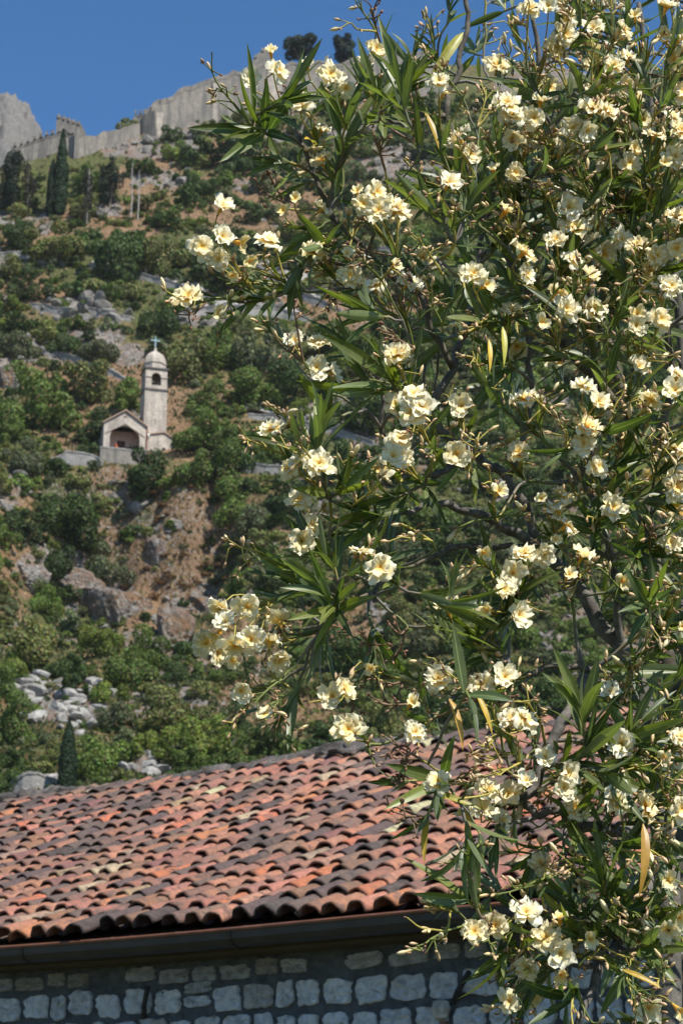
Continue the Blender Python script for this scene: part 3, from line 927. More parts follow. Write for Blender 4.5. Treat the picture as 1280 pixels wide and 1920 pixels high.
for i in sorted(indiv, key=lambda i: shr[i][4]):
    p, wm, tone, px, py, w = shr[i]
    z = zone_of(px, py)
    k = cnt.get((z, tone), 0); cnt[(z, tone)] = k + 1
    me = SHRUB[(tone, 1 if w > 62 else 0, int(rngv.integers(5)))][0]
    o = obj('shrub', me)
    o.location = p - [0, 0, wm * 0.06]
    o.scale = (wm, wm, wm * rngv.uniform(0.9, 1.25)); o.rotation_euler = (0, 0, rngv.uniform(0, 6.28))
    o['label'] = '%s shrub %s, %s of its colour there' % (TONES[tone][1], z, ordinal(k)); o['category'] = 'shrub'; o['group'] = 'shrubs on the hillside'; o['kind'] = 'thing'
Vs, Qs, Ts, n0 = [], [], [], 0
for i in rest:
    p, wm, tone, px, py, w = shr[i]
    _, V, Q, t = SHRUB[(tone, 0, int(rngv.integers(5)))]
    nq = max(60, int(len(Q) * min(1, (w / 48.0) ** 1.35)))
    f = math.sqrt(len(Q) / nq) ** 0.9
    a = rngv.uniform(0, 6.28); ca, sa = math.cos(a), math.sin(a)
    pick = rngv.choice(len(Q), nq, replace=False)
    V4 = V.reshape(-1, 4, 3)[pick]; cen = V4.mean(1, keepdims=True)
    V4 = (cen + (V4 - cen) * f).reshape(-1, 3) * wm * [1, 1, rngv.uniform(.8, 1.1)]
    V4 = np.stack([V4[:, 0] * ca - V4[:, 1] * sa, V4[:, 0] * sa + V4[:, 1] * ca, V4[:, 2]], 1) + p - [0, 0, wm * 0.06]
    Vs.append(V4); Qs.append(np.arange(nq * 4).reshape(-1, 4) + n0); n0 += nq * 4
    Ts.append(t.reshape(-1, 4, 3)[pick].reshape(-1, 3) * rngv.uniform(0.7, 1.3))
obj('undergrowth', mk_mesh('undergrowth', np.concatenate(Vs), np.concatenate(Qs), {'tint': np.concatenate(Ts)}, False, [M_FOL]), kind='stuff', label='low scrub and small bushes covering the rocky hillside')

# dry grass tufts
ng = 20000
pxs = rngv.uniform(-120, 1400, ng); pys = rngv.uniform(210, 1500, ng)
rk = blobs(pxs, pys, ROCK); dr = blobs(pxs, pys, DRY)
keep = rngv.random(ng) > np.maximum(rk * 0.9, 0.25 * (((pxs - 310) / 140) ** 2 + ((pys - 1040) / 170) ** 2 < 1))
pxs, pys, dr = pxs[keep], pys[keep], dr[keep]
# ray heights in one go: march all rays together
dd = np.stack([(pxs - 640) / F, cp - (960 - pys) / F * sp, sp + (960 - pys) / F * cp], 1)
dd /= dd[:, 1:2]
best = np.full(len(pxs), np.nan)
for D in np.arange(120, 420, 0.75):
    q = CAM + dd * D
    u = np.isnan(best) & (q[:, 2] < Hs(q[:, 0], q[:, 1]))
    best[u] = D
ok = ~np.isnan(best)
G0 = (CAM + dd * best[:, None])[ok]; dr = dr[ok]
gn = len(G0)
Cg = np.repeat(G0, 5, 0) + rngv.normal(size=(gn * 5, 3)) * [0.35, 0.35, 0.0]
Cg[:, 2] = Hs(Cg[:, 0], Cg[:, 1])
hgt = rngv.uniform(0.15, 0.48, (gn * 5, 1))
az = rngv.uniform(0, 6.283, gn * 5)
side = np.stack([np.cos(az), np.sin(az), np.zeros(gn * 5)], 1) * hgt * 0.45
upv = np.concatenate([rngv.normal(size=(gn * 5, 2)) * 0.3, np.ones((gn * 5, 1))], 1) * hgt
Vg = np.stack([Cg - side - [0, 0, .08], Cg + side - [0, 0, .08], Cg + side * 0.8 + upv, Cg - side * 0.8 + upv * 0.8], 1).reshape(-1, 3)
gc = np.where(rngv.random((gn, 1)) < (0.25 + 0.65 * dr[:, None]), np.array([[0.26, 0.185, 0.085]]), np.array([[0.07, 0.085, 0.03]])) * rngv.uniform(0.6, 1.35, (gn, 1))
obj('dry_grass', mk_mesh('dry_grass', Vg, np.arange(gn * 20).reshape(-1, 4), {'tint': np.repeat(gc, 20, 0)}, False, [M_FOL]), kind='stuff', label='tufts of dry and green grass on the slope')

TONES['B'] = ((0.17, 0.095, 0.045), 'rusty brown')
for v in range(3):
    V, Q, t = make_crown('shrub', 700 + v, 900, 0.06, TONES['B'][0], jit=.3)
    SHRUB[('B', 0, v)] = mk_mesh('shrub', V, Q, {'tint': t}, False, [M_FOL])
nb = 0
for x, y, w in sorted([(rngv.uniform(215, 460), rngv.uniform(905, 1215), rngv.uniform(14, 34)) for _ in range(60)], key=lambda a: a[1]):
    if ((x - 330) / 130) ** 2 + ((y - 1060) / 150) ** 2 > 1: continue
    p = hit(x, y)
    if p is None: continue
    wm = w * proj(p)[2] / F
    o = obj('shrub', SHRUB[('B', 0, int(rngv.integers(3)))]); o.location = p - [0, 0, wm * .1]; o.scale = (wm, wm, wm * .7); o.rotation_euler = (0, 0, rngv.uniform(0, 6.28))
    o['label'] = 'dry rusty brown tussock below the chapel, %s on the bare slope' % ordinal(nb); nb += 1
    o['category'] = 'shrub'; o['category'] = 'shrub'; o['group'] = 'dry tussocks below the chapel'; o['kind'] = 'thing'
# boulders and rock outcrops
def rock_mesh(seed, k=3):
    import bmesh
    bm = bmesh.new()
    bmesh.ops.create_icosphere(bm, subdivisions=k, radius=0.5)
    rg = np.random.default_rng(seed)
    V = np.array([v.co[:] for v in bm.verts]); Fc = np.array([[v.index for v in f.verts] for f in bm.faces]); bm.free()
    for i in range(9):        # planar cuts give angular faces
        n = norm(rg.normal(size=3)); d = rg.uniform(0.22, 0.40)
        s = V @ n
        V = V - np.where(s > d, s - d, 0)[:, None] * n
    V += 0.03 * np.stack([fbm(V[:, 1] * 6 + seed + j * 5, V[:, 2] * 6 + V[:, 0] * 3, 3) - 0.5 for j in range(3)], 1) * 2
    V *= rg.uniform(0.75, 1.25, 3)
    return V, Fc
M_PALE = mat_stone_wall('pale_limestone', (0.24, 0.225, 0.20), (0.50, 0.475, 0.43), 0.5)
ROCKM = []
PALEM = []
for i in range(8):
    V, Fc = rock_mesh(400 + i, 2)
    ROCKM.append((mk_mesh('boulder', V, Fc, None, False, [M_ROCK]), V, Fc)); PALEM.append(mk_mesh('boulder', V, Fc, None, False, [M_PALE]))
RS = []
for cx, cy, rx, ry in ROCK:
    for _ in range(int(rx * ry / 120)):
        a = rngv.random() * 6.283; r = math.sqrt(rngv.random()) * 1.15
        RS.append((cx + rx * r * math.cos(a), cy + ry * r * math.sin(a), rngv.uniform(5, 15) if rngv.random() < 0.8 else rngv.uniform(15, 32)))
for cx, cy, rx, ry, n in ((130,1325,95,48,34),(60,1290,45,34,12),(275,1432,48,28,15),(75,1472,40,20,8),(150,580,90,30,14),(240,660,45,28,8)):
    for _ in range(n):
        a = rngv.random() * 6.283; r = math.sqrt(rngv.random())
        RS.append((cx + rx * r * math.cos(a), cy + ry * r * math.sin(a), rngv.uniform(16, 40)))
for _ in range(140):
    RS.append((rngv.uniform(0, 1280), rngv.uniform(280, 1480), rngv.uniform(5, 13)))
def inkeep(x, y):
    return any(a < x < c and b < y < d for a, b, c, d in KEEP)
RS = [r for r in RS if -20 < r[0] < 1300 and not inkeep(r[0], r[1]) and r[1] > np.interp(r[0], CR_X, CR_Y) + 12]
RS.sort(key=lambda r: -r[2])
rcnt = {}
VR, FR, n0 = [], [], 0
for i, (x, y, w) in enumerate(RS):
    p = hit(x, y)
    if p is None: continue
    wm = w * proj(p)[2] / F
    R = Matrix.Rotation(rngv.uniform(0, 6.28), 3, 'Z') @ Matrix.Rotation(rngv.uniform(-.6, .6), 3, 'X') @ Matrix.Rotation(rngv.uniform(-.6, .6), 3, 'Y')
    sc = np.array([1.25, 1.0, rngv.uniform(0.6, 1.1)]) * wm
    if i < 190:
        me = PALEM[i % 8] if (x < 330 and y > 1235) else ROCKM[i % 8][0]
        o = obj('boulder', me); o.location = p + [0, 0, wm * 0.1]; o.rotation_euler = R.to_euler(); o.scale = sc
        z = zone_of(x, y); k = rcnt.get(z, 0); rcnt[z] = k + 1
        o['label'] = 'pale grey limestone boulder %s, %s largest of those there' % (z, ['', 'second', 'third', 'fourth', 'fifth', 'sixth', 'seventh', 'eighth', 'ninth', 'tenth'][k] if k < 10 else '%dth' % (k + 1) if k + 1 < 21 else '%d%s' % (k + 1, {1: 'st', 2: 'nd', 3: 'rd'}.get((k + 1) % 10, 'th'))) if k else 'largest pale grey limestone boulder %s' % z
        o['category'] = 'boulder'; o['group'] = 'limestone boulders on the slope'; o['kind'] = 'thing'
    else:
        V = (ROCKM[i % 8][1] * sc) @ np.array(R).T + p + [0, 0, wm * 0.1]
        VR.append(V); FR.append(ROCKM[i % 8][2] + n0); n0 += len(V)
obj('rubble', mk_mesh('rubble', np.concatenate(VR), np.concatenate(FR), None, False, [M_ROCK]), kind='stuff', label='loose pale limestone rubble between the shrubs')

# crags: big limestone faces that break out of the slope under the chapel
def crag_mesh(seed):
    import bmesh
    bm = bmesh.new(); bmesh.ops.create_icosphere(bm, subdivisions=5, radius=0.62)
    V = np.array([v.co[:] for v in bm.verts]); Fc = np.array([[v.index for v in f.verts] for f in bm.faces]); bm.free()
    rg = np.random.default_rng(seed)
    V = V * [1.0, 0.8, 1.0]
    def nz(q, V, o): return ridged(V[:, 0] * q + V[:, 1] * q * .7 + o, V[:, 2] * q * .55 + V[:, 1] * q * .35 + seed, 4) - .62
    V = V + norm_rows(V) * (0.30 * nz(2.1, V, seed))[:, None]
    cuts = [((-.86, -.46, -.20), rg.uniform(.10, .16)), ((.2, -.3, .93), .46)]
    cuts += [(norm(rg.normal(size=3)), rg.uniform(.38, .5)) for _ in range(5)]
    for n, d in cuts:
        n = norm(np.array(n) + rg.normal(size=3) * .14); sgn = V @ n
        V = V - (np.where(sgn > d, sgn - d, 0) * .82)[:, None] * n
    V = V + norm_rows(V) * (0.12 * nz(4.2, V, 3.0))[:, None] + norm_rows(V) * (0.05 * nz(11.0, V, 7.0))[:, None]
    return V, Fc
def norm_rows(V): return V / (np.linalg.norm(V, axis=1)[:, None] + 1e-9)
CRAGM = []
for i in range(9):
    V, Fc = crag_mesh(60 + i)
    a = fbm(V[:, 0] * 3 + i, V[:, 2] * 3 + V[:, 1] * 2, 3)
    CRAGM.append(mk_mesh('crag', V, Fc, {'rock': np.clip(.15 + 1.1 * a, 0, .95), 'dry': np.ones(len(V))}, False, [M_HILL]))
for i, (x, y, w, h, rz, lab) in enumerate([(195,1140,120,125,0.0,'largest shaded limestone crag left of centre below the chapel'),(115,1085,100,90,0.3,'dark limestone crag below the big dark shrub at far left'),
  (292,1040,50,105,-0.2,'narrow upright crag face in the orange slope below the chapel'),(238,940,55,75,0.5,'pale crag directly under the chapel terrace'),(318,1170,75,95,0.6,'pale sunlit crag at the right foot of the cliff'),
  (372,1130,62,50,-0.1,'low crag with a dark overhang right of the cliff foot'),(45,1075,60,55,0.4,'small crag at the left edge of the cliff'),(330,985,36,42,0.3,'small crag knob on the upper orange slope'),(8,705,50,75,0.8,'rock bluff cut by the left picture edge beside the chapel')]):
    p = hit(x, y + h * .3); dep = proj(p)[2]
    o = obj('crag', CRAGM[i]); o.location = p + np.array([0, 0.38 * w * dep / F, h * .14 * dep / F]); o.scale = (w * dep / F * 1.25, w * dep / F, h * dep / F * 1.1); o.rotation_euler = (0.1, 0.1 - .12 * (i % 3), .15 if i in (0, 1, 5) else -rz * .5)
    o['label'] = lab; o['category'] = 'crag'; o['group'] = 'crags of the cliff'; o['kind'] = 'thing'

# trees that stand out
def tree(name, px, py_base, py_top, wpx, tone, lobes, label, cat, seed, n=3500, leaf=0.034, trunk=(0.10, 0.085, 0.07), trunk_r=0.03, D=None, group=None, limbs=0, thin=1.0):
    b = hit(px, py_base) if D is None else P(px, py_base, D)
    h = P(px, py_top, b[1])[2] - b[2]
    wm = wpx * proj(b)[2] / F
    o = empty(name, b - [0, 0, 0.3], label, cat, group)
    rng = np.random.default_rng(seed)
    if lobes == 'cone':
        z = rng.random(n) ** 1.25; a = rng.random(n) * 6.283
        r = 0.5 * np.minimum(1, ((1.0 - z) * 2.0) ** 0.62) * np.minimum(1, 0.62 + z * 3) * (0.78 + 0.3 * vnoise(a * 1.6 + 3, z * 9)) * (0.75 + 0.25 * rng.random(n))
        C = np.stack([r * np.cos(a), r * np.sin(a), 0.02 + 0.97 * z], 1); d = np.stack([np.cos(a), np.sin(a), 0.3 + 0 * a], 1)
    else:
        C, d = crown_pts(rng, int(n * thin), lobes, 0.62, 4)
    V, Q, t = leaf_quads(rng, C * [wm, wm, h], d, leaf * max(wm, h * 0.55), tone, 0.35, 1.8)
    obj('crown', mk_mesh('crown', V, Q, {'tint': t}, False, [M_FOL]), o)
    m = MB()
    m.tube([(0, 0, -0.5), (0.02 * wm, 0, h * 0.3), (-0.02 * wm, 0.01, h * 0.6), (0, 0, h * 0.93)], np.array([1.2, 1.0, 0.7, 0.25]) * trunk_r * h, 8, trunk)
    m.build('trunk', M_WOOD, o, world=False)
    for i in range(limbs):
        m = MB(); a = rng.random() * 6.283; z0 = h * rng.uniform(0.3, 0.75); L = wm * rng.uniform(0.2, 0.4)
        e = np.array([math.cos(a) * L, math.sin(a) * L, z0 + h * rng.uniform(0.03, 0.15)])
        m.tube([(0, 0, z0), e * [0.5, 0.5, 1] + [0, 0, -0.02 * h], e], np.array([0.5, 0.35, 0.15]) * trunk_r * h, 6, trunk)
        m.build('limb', M_WOOD, o, world=False)
    return o
def cone_lobes(rng, w=0.5, n=46, pw=0.75, z0=0.03):
    L = []
    for i in range(n):
        z = z0 + (0.97 - z0) * i / n
        r = w * min(1, (1.02 - z) ** pw * 1.15) * min(1, 0.6 + z * 5)
        a = i * 2.4
        L.append((r * 0.35 * math.cos(a), r * 0.35 * math.sin(a), z, max(0.02, r * 0.62)))
    return L
def squash(lobes, k):   # lobes spherical in a unit box: keep radius in x
    return lobes
rngt = np.random.default_rng(5)
CY = (0.022, 0.044, 0.018)
tree('cypress_tree', 111, 402, 240, 28, CY, 'cone', 'tallest slender cypress, in front of the crenellated rampart', 'cypress', 1, 6000, 0.03, (0.1, 0.085, 0.07), 0.012)
tree('cypress_tree', 95, 403, 295, 22, CY, 'cone', 'shorter slender cypress hugging the left side of the tallest one', 'cypress', 2, 4500, 0.034, (0.1, 0.085, 0.07), 0.014)
tree('cypress_tree', 124, 1497, 1343, 40, CY, 'cone', 'dark slender cypress just above the left end of the tiled roof', 'cypress', 3, 7000, 0.028, (0.1, 0.085, 0.07), 0.014)
def round_lobes(rng, k, z0=0.12, z1=0.85, wr=0.4):
    L = []
    for i in range(k):
        z = rng.uniform(z0, z1); r = wr * math.sqrt(max(0.03, 1 - ((z - (z0 + z1) / 2) / ((z1 - z0) * .56)) ** 2)) * rng.uniform(0.25, 0.9); a = rng.random() * 6.283
        L.append((r * math.cos(a), r * math.sin(a), z, rng.uniform(0.09, 0.17)))
    return L
DK = (0.018, 0.032, 0.018)
tree('conifer_tree', 206, 385, 288, 62, DK, round_lobes(rngt, 22, 0.1, 0.85), 'blackish green broad conifer right of the cypress pair', 'conifer', 11, 5000, 0.03, limbs=4)
tree('conifer_tree', 22, 402, 272, 62, DK, round_lobes(rngt, 22, 0.2, 0.9), 'tall dark conifer at the left edge below the ramparts', 'conifer', 12, 5000, 0.03, limbs=4)
tree('conifer_tree', 50, 404, 300, 42, (0.035, 0.032, 0.026), round_lobes(rngt, 18, 0.05, 0.9), 'withered grey brown conifer between dark conifer and cypresses', 'conifer', 13, 2600, 0.026, (0.16, 0.14, 0.125), 0.012, limbs=8)
tree('conifer_tree', 162, 420, 300, 34, (0.04, 0.042, 0.03), round_lobes(rngt, 14, 0.05, 0.8), 'thin sparse grey tree between the cypress and broad conifer', 'conifer', 14, 1500, 0.03, (0.2, 0.18, 0.16), 0.009, limbs=8)
tree('pine_tree', 560, 130, 60, 78, DK, round_lobes(rngt, 20, 0.45, 0.85, 0.42), 'round dark pine on the skyline, left one of two', 'pine', 15, 4200, 0.036, (0.2, 0.17, 0.14), 0.022, D=412, group='pines on the crest', limbs=5)
tree('pine_tree', 645, 132, 62, 64, DK, round_lobes(rngt, 18, 0.35, 0.88, 0.40), 'ragged dark pine on the skyline, right one of two', 'pine', 16, 3800, 0.036, (0.2, 0.17, 0.14), 0.022, D=412, group='pines on the crest', limbs=5)
def bare_tree(px, yb, yt, label, seed):
    b = hit(px, yb); h = P(px, yt, b[1])[2] - b[2]
    rng = np.random.default_rng(seed)
    o = empty('dead_tree', b, label, 'dead tree', 'bare trunks on the slope')
    m = MB(); m.tube([(0, 0, -.5), (.1, 0, h * .4), (-.05, 0, h * .75), (0.05, 0, h)], np.array([.13, .11, .08, .03]), 7, (0.34, 0.31, 0.28)); m.build('trunk', M_WOOD, o, world=False)
    for i in range(9):
        m = MB(); z = h * rng.uniform(.3, .95); a = rng.random() * 6.283; L = rng.uniform(.5, 1.3) * (1.2 - z / h)
        m.tube([(0, 0, z), (L * .6 * math.cos(a), L * .6 * math.sin(a), z + .2), (L * math.cos(a), L * math.sin(a), z + .6)], [.06, .04, .015], 5, (0.34, 0.31, 0.28)); m.build('limb', M_WOOD, o, world=False)
bare_tree(245, 408, 302, 'taller pale bare trunk right of the broad conifer', 1)
bare_tree(258, 412, 318, 'shorter pale bare trunk beside the taller bare one', 2)
bare_tree(164, 405, 316, 'grey leafless trunk just left of the broad conifer', 3)

# ------------------------------------------------------------------ house with the tiled roof
TH = math.radians(54)
E = np.array([math.sin(TH), -math.cos(TH), 0.0])         # along the eave, towards the camera's right
N_IN = np.array([math.cos(TH), math.sin(TH), 0.0])       # into the house
UP = np.array([0, 0, 1.0])
PITCH_R = math.radians(23)
O = P(640, 1720, 14.0)                                    # a point on the eave edge
house = empty('stone_house', O, 'old stone house with weathered terracotta barrel tile roof and dark gutter', 'house')
SL = N_IN * math.cos(PITCH_R) + UP * math.sin(PITCH_R)    # up the slope
RN = np.cross(E, SL); RN = RN if RN[2] > 0 else -RN       # roof normal
def find_L():
    for L in np.arange(2, 14, 0.02):
        if proj(O + SL * L)[1] < 1000: break
    best = min(np.arange(2, 14, 0.02), key=lambda L: min((proj(O + E * s + SL * L)[0] - 640) ** 2 * 0.3 + (proj(O + E * s + SL * L)[1] - 1424) ** 2 for s in np.arange(-14, 4, 0.1)))
    return best
RL = find_L()
S0_, S1_ = -13.6, 3.8
def sag(s, t):
    return -0.07 * math.sin(math.pi * t / RL) + 0.05 * (float(fbm(np.array(s / 2.3 + 40), np.array(t / 1.7), 3)) - 0.5) * 2
def rp(s, t, h=0.0):
    return O + E * s + SL * t + RN * (h + sag(s, t))
roof = bpy.data.objects.new('roof', None); COL.objects.link(roof); roof.parent = house
rofs = np.array(house.location)
PAL = [((0.345, 0.155, 0.10), .26), ((0.26, 0.122, 0.082), .23), ((0.18, 0.10, 0.073), .20), ((0.115, 0.08, 0.064), .14), ((0.066, 0.053, 0.046), .06), ((0.38, 0.13, 0.068), .045), ((0.43, 0.345, 0.21), .02), ((0.32, 0.22, 0.145), .045)]
rt = np.random.default_rng(12)
def tile_geo(r0, r1, L, th=0.017, arc=1.48, k=8):
    """barrel tile: open half pipe, lower end at y=0"""
    V, Q = [], []
    rings = ((0, r0), (.03, r0), (L * .5, (r0 + r1) / 2), (L, r1))
    for y, r in rings:
        for rr in (r, r - th):
            a = np.linspace(-arc, arc, k + 1)
            V.append(np.stack([rr * np.sin(a), np.full(k + 1, y), rr * np.cos(a)], 1))
    n = k + 1
    for i in range(k):
        for s in range(len(rings) - 1):
            b = s * 2 * n
            Q.append([b + i, b + i + 1, b + 2 * n + i + 1, b + 2 * n + i])
            Q.append([b + n + i, b + 3 * n + i, b + 3 * n + i + 1, b + n + i + 1])
        Q.append([i, n + i, n + i + 1, i + 1])
    for s in range(len(rings) - 1):
        b = s * 2 * n
        Q.append([b, b + 2 * n, b + 3 * n, b + n]); Q.append([b + k, b + n + k, b + 3 * n + k, b + 2 * n + k])
    return np.concatenate(V), np.array(Q)
TV = []
for i in range(40):
    V, Q = tile_geo(rt.uniform(.088, .099), rt.uniform(.076, .084), rt.uniform(.46, .50))
    V = V + 0.004 * rt.normal(size=(1, 3)) * (V[:, 1:2] * 3)
    V[V[:, 1] < 0.02, 1] += 0.012 * np.sin(V[V[:, 1] < 0.02, 0] * 60 + i) + (0.02 * rt.random() if rt.random() < .25 else 0)
    k = rt.choice(len(PAL), p=np.array([w for _, w in PAL]) / sum(w for _, w in PAL))
    if i < len(PAL): k = i
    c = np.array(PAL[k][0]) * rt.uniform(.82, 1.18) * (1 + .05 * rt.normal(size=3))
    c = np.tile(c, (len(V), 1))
    c[:18] *= rt.uniform(.30, .55)          # tint darkened at the rim of the lower end
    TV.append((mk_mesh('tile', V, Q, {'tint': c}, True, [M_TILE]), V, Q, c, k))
BYC = {k: [i for i in range(40) if TV[i][4] == k] for k in range(len(PAL))}
CSP = 0.214; EXPO = 0.338
ncol = int((S1_ - S0_) / CSP); nrow = int(RL / EXPO)
tiles = []
for ci in range(ncol):
    s = S0_ + (ci + .5) * CSP
    cj = rt.normal() * .03
    for ri in range(nrow + 1):
        t = ri * EXPO - 0.07 + rt.normal() * (.018 if ri else .01) + cj + (.05 * rt.normal() if rt.random() < .05 and ri else 0)
        if t > RL - 0.25: continue
        pz = rp(s, t, 0.064 + .007 * rt.normal()); pu = rp(s, t + .45, 0.036)
        y = norm(pu - pz + E * rt.normal() * .02); z = norm(RN + E * rt.normal() * .07); z = norm(z - y * np.dot(y, z)); x = np.cross(y, z)
        M = np.eye(4); M[:3, 0] = x; M[:3, 1] = y; M[:3, 2] = z; M[:3, 3] = pz + E * rt.normal() * .010
        zone = float(fbm(np.array(s / 2.0), np.array(t / 1.5 + 7), 3))
        w = np.array([w for _, w in PAL])
        w = w * np.where(np.isin(np.arange(len(PAL)), [2, 3, 4]), 0.4 + 2.0 * max(0, zone - .38) * 1.6, 1.0)
        if proj(pz)[0] < 270 and t > RL * .45: w = w * [.7, .9, 1.5, 2, 2, .8, .2, .4]
        if t > RL - 0.7: w = w * [.5, .8, 1, 2, 2.5, .6, .5, 1]
        w /= w.sum()
        k = rt.choice(len(PAL), p=w)
        v = BYC[k][rt.integers(len(BYC[k]))]
        px, py, dep = proj(pz + y * .2)
        vis = (-20 < px < 1300)
        cov = (1.0 / dep ** 2) * (1 if px < 900 else 0.25) * (1 if vis else 0)
        tiles.append((cov, v, M))
tiles.sort(key=lambda a: -a[0])
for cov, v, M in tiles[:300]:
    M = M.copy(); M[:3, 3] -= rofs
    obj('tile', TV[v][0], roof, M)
def merge(items):
    Vs, Qs, Ts, n0 = [], [], [], 0
    for V, Q, c, M in items:
        Vs.append(V @ M[:3, :3].T + M[:3, 3]); Qs.append(Q + n0); n0 += len(V)
        Ts.append(np.tile(c, (len(V), 1)) if np.ndim(c) == 1 else c)
    return np.concatenate(Vs), np.concatenate(Qs), np.concatenate(Ts)
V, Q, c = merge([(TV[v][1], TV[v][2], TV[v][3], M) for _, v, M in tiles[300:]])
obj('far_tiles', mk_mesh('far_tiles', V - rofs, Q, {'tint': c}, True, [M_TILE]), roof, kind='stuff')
# channel tiles under and between the barrel tiles
items = []
for ci in range(ncol + 1):
    s = S0_ + ci * CSP
    for ri in range(nrow + 1):
        t = ri * EXPO + 0.27 + rt.normal() * .012
        if t > RL - .2: continue
        pz = rp(s, t, 0.034); pu = rp(s, t + .45, .006)
        y = norm(pu - pz); z = -norm(RN - y * np.dot(y, RN)); x = np.cross(y, z)
        M = np.eye(4); M[:3, 0] = x * .82; M[:3, 1] = y; M[:3, 2] = z * .62; M[:3, 3] = pz
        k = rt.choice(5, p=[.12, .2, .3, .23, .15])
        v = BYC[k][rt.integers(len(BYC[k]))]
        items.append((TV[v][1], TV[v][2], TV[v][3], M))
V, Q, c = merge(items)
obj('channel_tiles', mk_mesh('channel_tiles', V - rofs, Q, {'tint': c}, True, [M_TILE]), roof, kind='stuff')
# deck under the tiles and the far slope behind the ridge
m = MB()
ss = np.linspace(S0_, S1_, 24); ts = np.linspace(0.0, RL, 10)
V = np.array([[rp(s, t, -0.06) for s in ss] for t in ts]).reshape(-1, 3)
m.add(V, grid_faces(10, 24), c=(0.05, 0.035, 0.028))
def part(m, name, mat, parent, smooth=False, **k):
    off = rofs
    m.V = [v - off for v in m.V]
    return obj(name, m.mesh(name, mat, smooth), parent, **k)
part(m, 'roof_deck', M_PLAIN, roof)
m = MB()
SLB = N_IN * math.cos(PITCH_R) - UP * math.sin(PITCH_R)
m.prism([O + E * S0_ + SL * RL - UP * .03, O + E * S1_ + SL * RL - UP * .03, O + E * S1_ + SL * RL + SLB * RL - UP * .03, O + E * S0_ + SL * RL + SLB * RL - UP * .03], -UP * .12, (0.3, 0.14, 0.09))
part(m, 'rear_slope', M_TILE, roof)
# ridge: cap tiles bedded in grey mortar
def ridge_pt(s, h): return O + E * s + SL * RL + UP * (h + sag(s, RL) + 0.05 * math.sin(s * 1.1) + 0.03 * math.sin(s * 2.9 + 1))
nrd = int((S1_ - S0_) / .36)
m = MB()
sv = np.arange(S0_, S1_, .05); kk = 13
rows = []
for s in sv:
    row = []
    for j in range(kk):
        a = -1.75 + 3.6 * j / (kk - 1)
        r = 0.165 + 0.05 * (vnoise(np.array(s * 4.0 + j * .6), np.array(j * 1.1 + s * 2)) - .5) * 2 + 0.035 * (vnoise(np.array(s * 17.0), np.array(j * 2.3 + 5)) - .5) * 2
        row.append(ridge_pt(s, -.08) + N_IN * r * (1.9 if a < 0 else 1.3) * math.sin(a) + UP * r * (1.0 if a > -.9 else .75) * math.cos(a))
    rows.append(row)
rows = np.array(rows)
g = vnoise(np.repeat(sv, kk) * 3.1, np.tile(np.arange(kk), len(sv)) * .8)
m.add(rows.reshape(-1, 3), grid_faces(len(sv), kk), c=np.array([0.10, 0.088, 0.078])[None] * (0.45 + 1.5 * g[:, None] ** 1.5))
part(m, 'ridge_mortar', M_MORTAR, roof, True)
for i in range(nrd):
    s = S0_ + i * .36
    px, py, _ = proj(ridge_pt(s, 0.1))
    if not (-30 < px < 1250): continue
    red = (485 < px < 575) or (195 < px < 262) or (px > 610 and rt.random() < .3) or rt.random() < .06
    V, Qr = tile_geo(.135, .12, .40, .016, 1.4, 8)
    y = norm(E + UP * rt.normal() * .03 + N_IN * rt.normal() * .03); z = norm(UP - y * np.dot(UP, y)); x = np.cross(y, z)
    M = np.eye(4); M[:3, 0] = x; M[:3, 1] = y; M[:3, 2] = z; M[:3, 3] = ridge_pt(s, (-0.03 if red else -0.075) + rt.normal() * .01) - rofs
    c = np.array((0.42, 0.13, 0.065) if red else PAL[rt.choice([2, 3, 4, 4, 3])][0]) * rt.uniform(.8, 1.15)
    obj('ridge_tile', mk_mesh('ridge_tile', V, Qr, {'tint': np.tile(c, (len(V), 1))}, True, [M_TILE]), roof, M)
# gutter, eave board
def eave_pt(s, n, z): return O + E * s + N_IN * n + UP * (z * .74 + 0.012 * math.sin(s * .9))
gut = MB(); sv = np.linspace(S0_, S1_, 44)
prof = [(-0.165, 0.015), (-0.185, 0.0), (-0.18, -0.02), (-0.165, -0.022), (-0.155, -0.09), (-0.12, -0.145), (-0.06, -0.165), (0.0, -0.15), (0.035, -0.09), (0.04, 0.0), (0.03, 0.0), (0.025, -0.085), (0.0, -0.135), (-0.06, -0.15), (-0.115, -0.13), (-0.148, -0.085), (-0.155, 0.0)]
V = np.array([[eave_pt(s, a, b - .045) for a, b in prof] for s in sv]).reshape(-1, 3)
kq = len(prof); f = []
for i in range(len(sv) - 1):
    for j in range(kq):
        f.append([i * kq + j, i * kq + (j + 1) % kq, (i + 1) * kq + (j + 1) % kq, (i + 1) * kq + j])
cc = np.tile(np.array([(0.20, 0.085, 0.05) if j in (0, 1, 2, 16) else (0.042, 0.038, 0.038) for j in range(kq)]), (len(sv), 1))
gut.add(V, f, c=cc)
gutter = part(gut, 'gutter', M_METAL, house)
for s in np.arange(-13.2, 4.2, 2.05):
    m = MB(); m.prism([eave_pt(s, a * 1.03 - .002, b * 1.04 - .045) for a, b in prof[3:10]], E * 0.045, (0.03, 0.025, 0.022)); part(m, 'gutter_joint', M_METAL, gutter)
m = MB(); m.prism([eave_pt(0, .06, -.10), eave_pt(0, .06, -.27), eave_pt(0, .10, -.30), eave_pt(0, .34, -.30), eave_pt(0, .34, -.05)], E, (1, 1, 1)); m.V = [v + 0 for v in m.V]
m = MB()
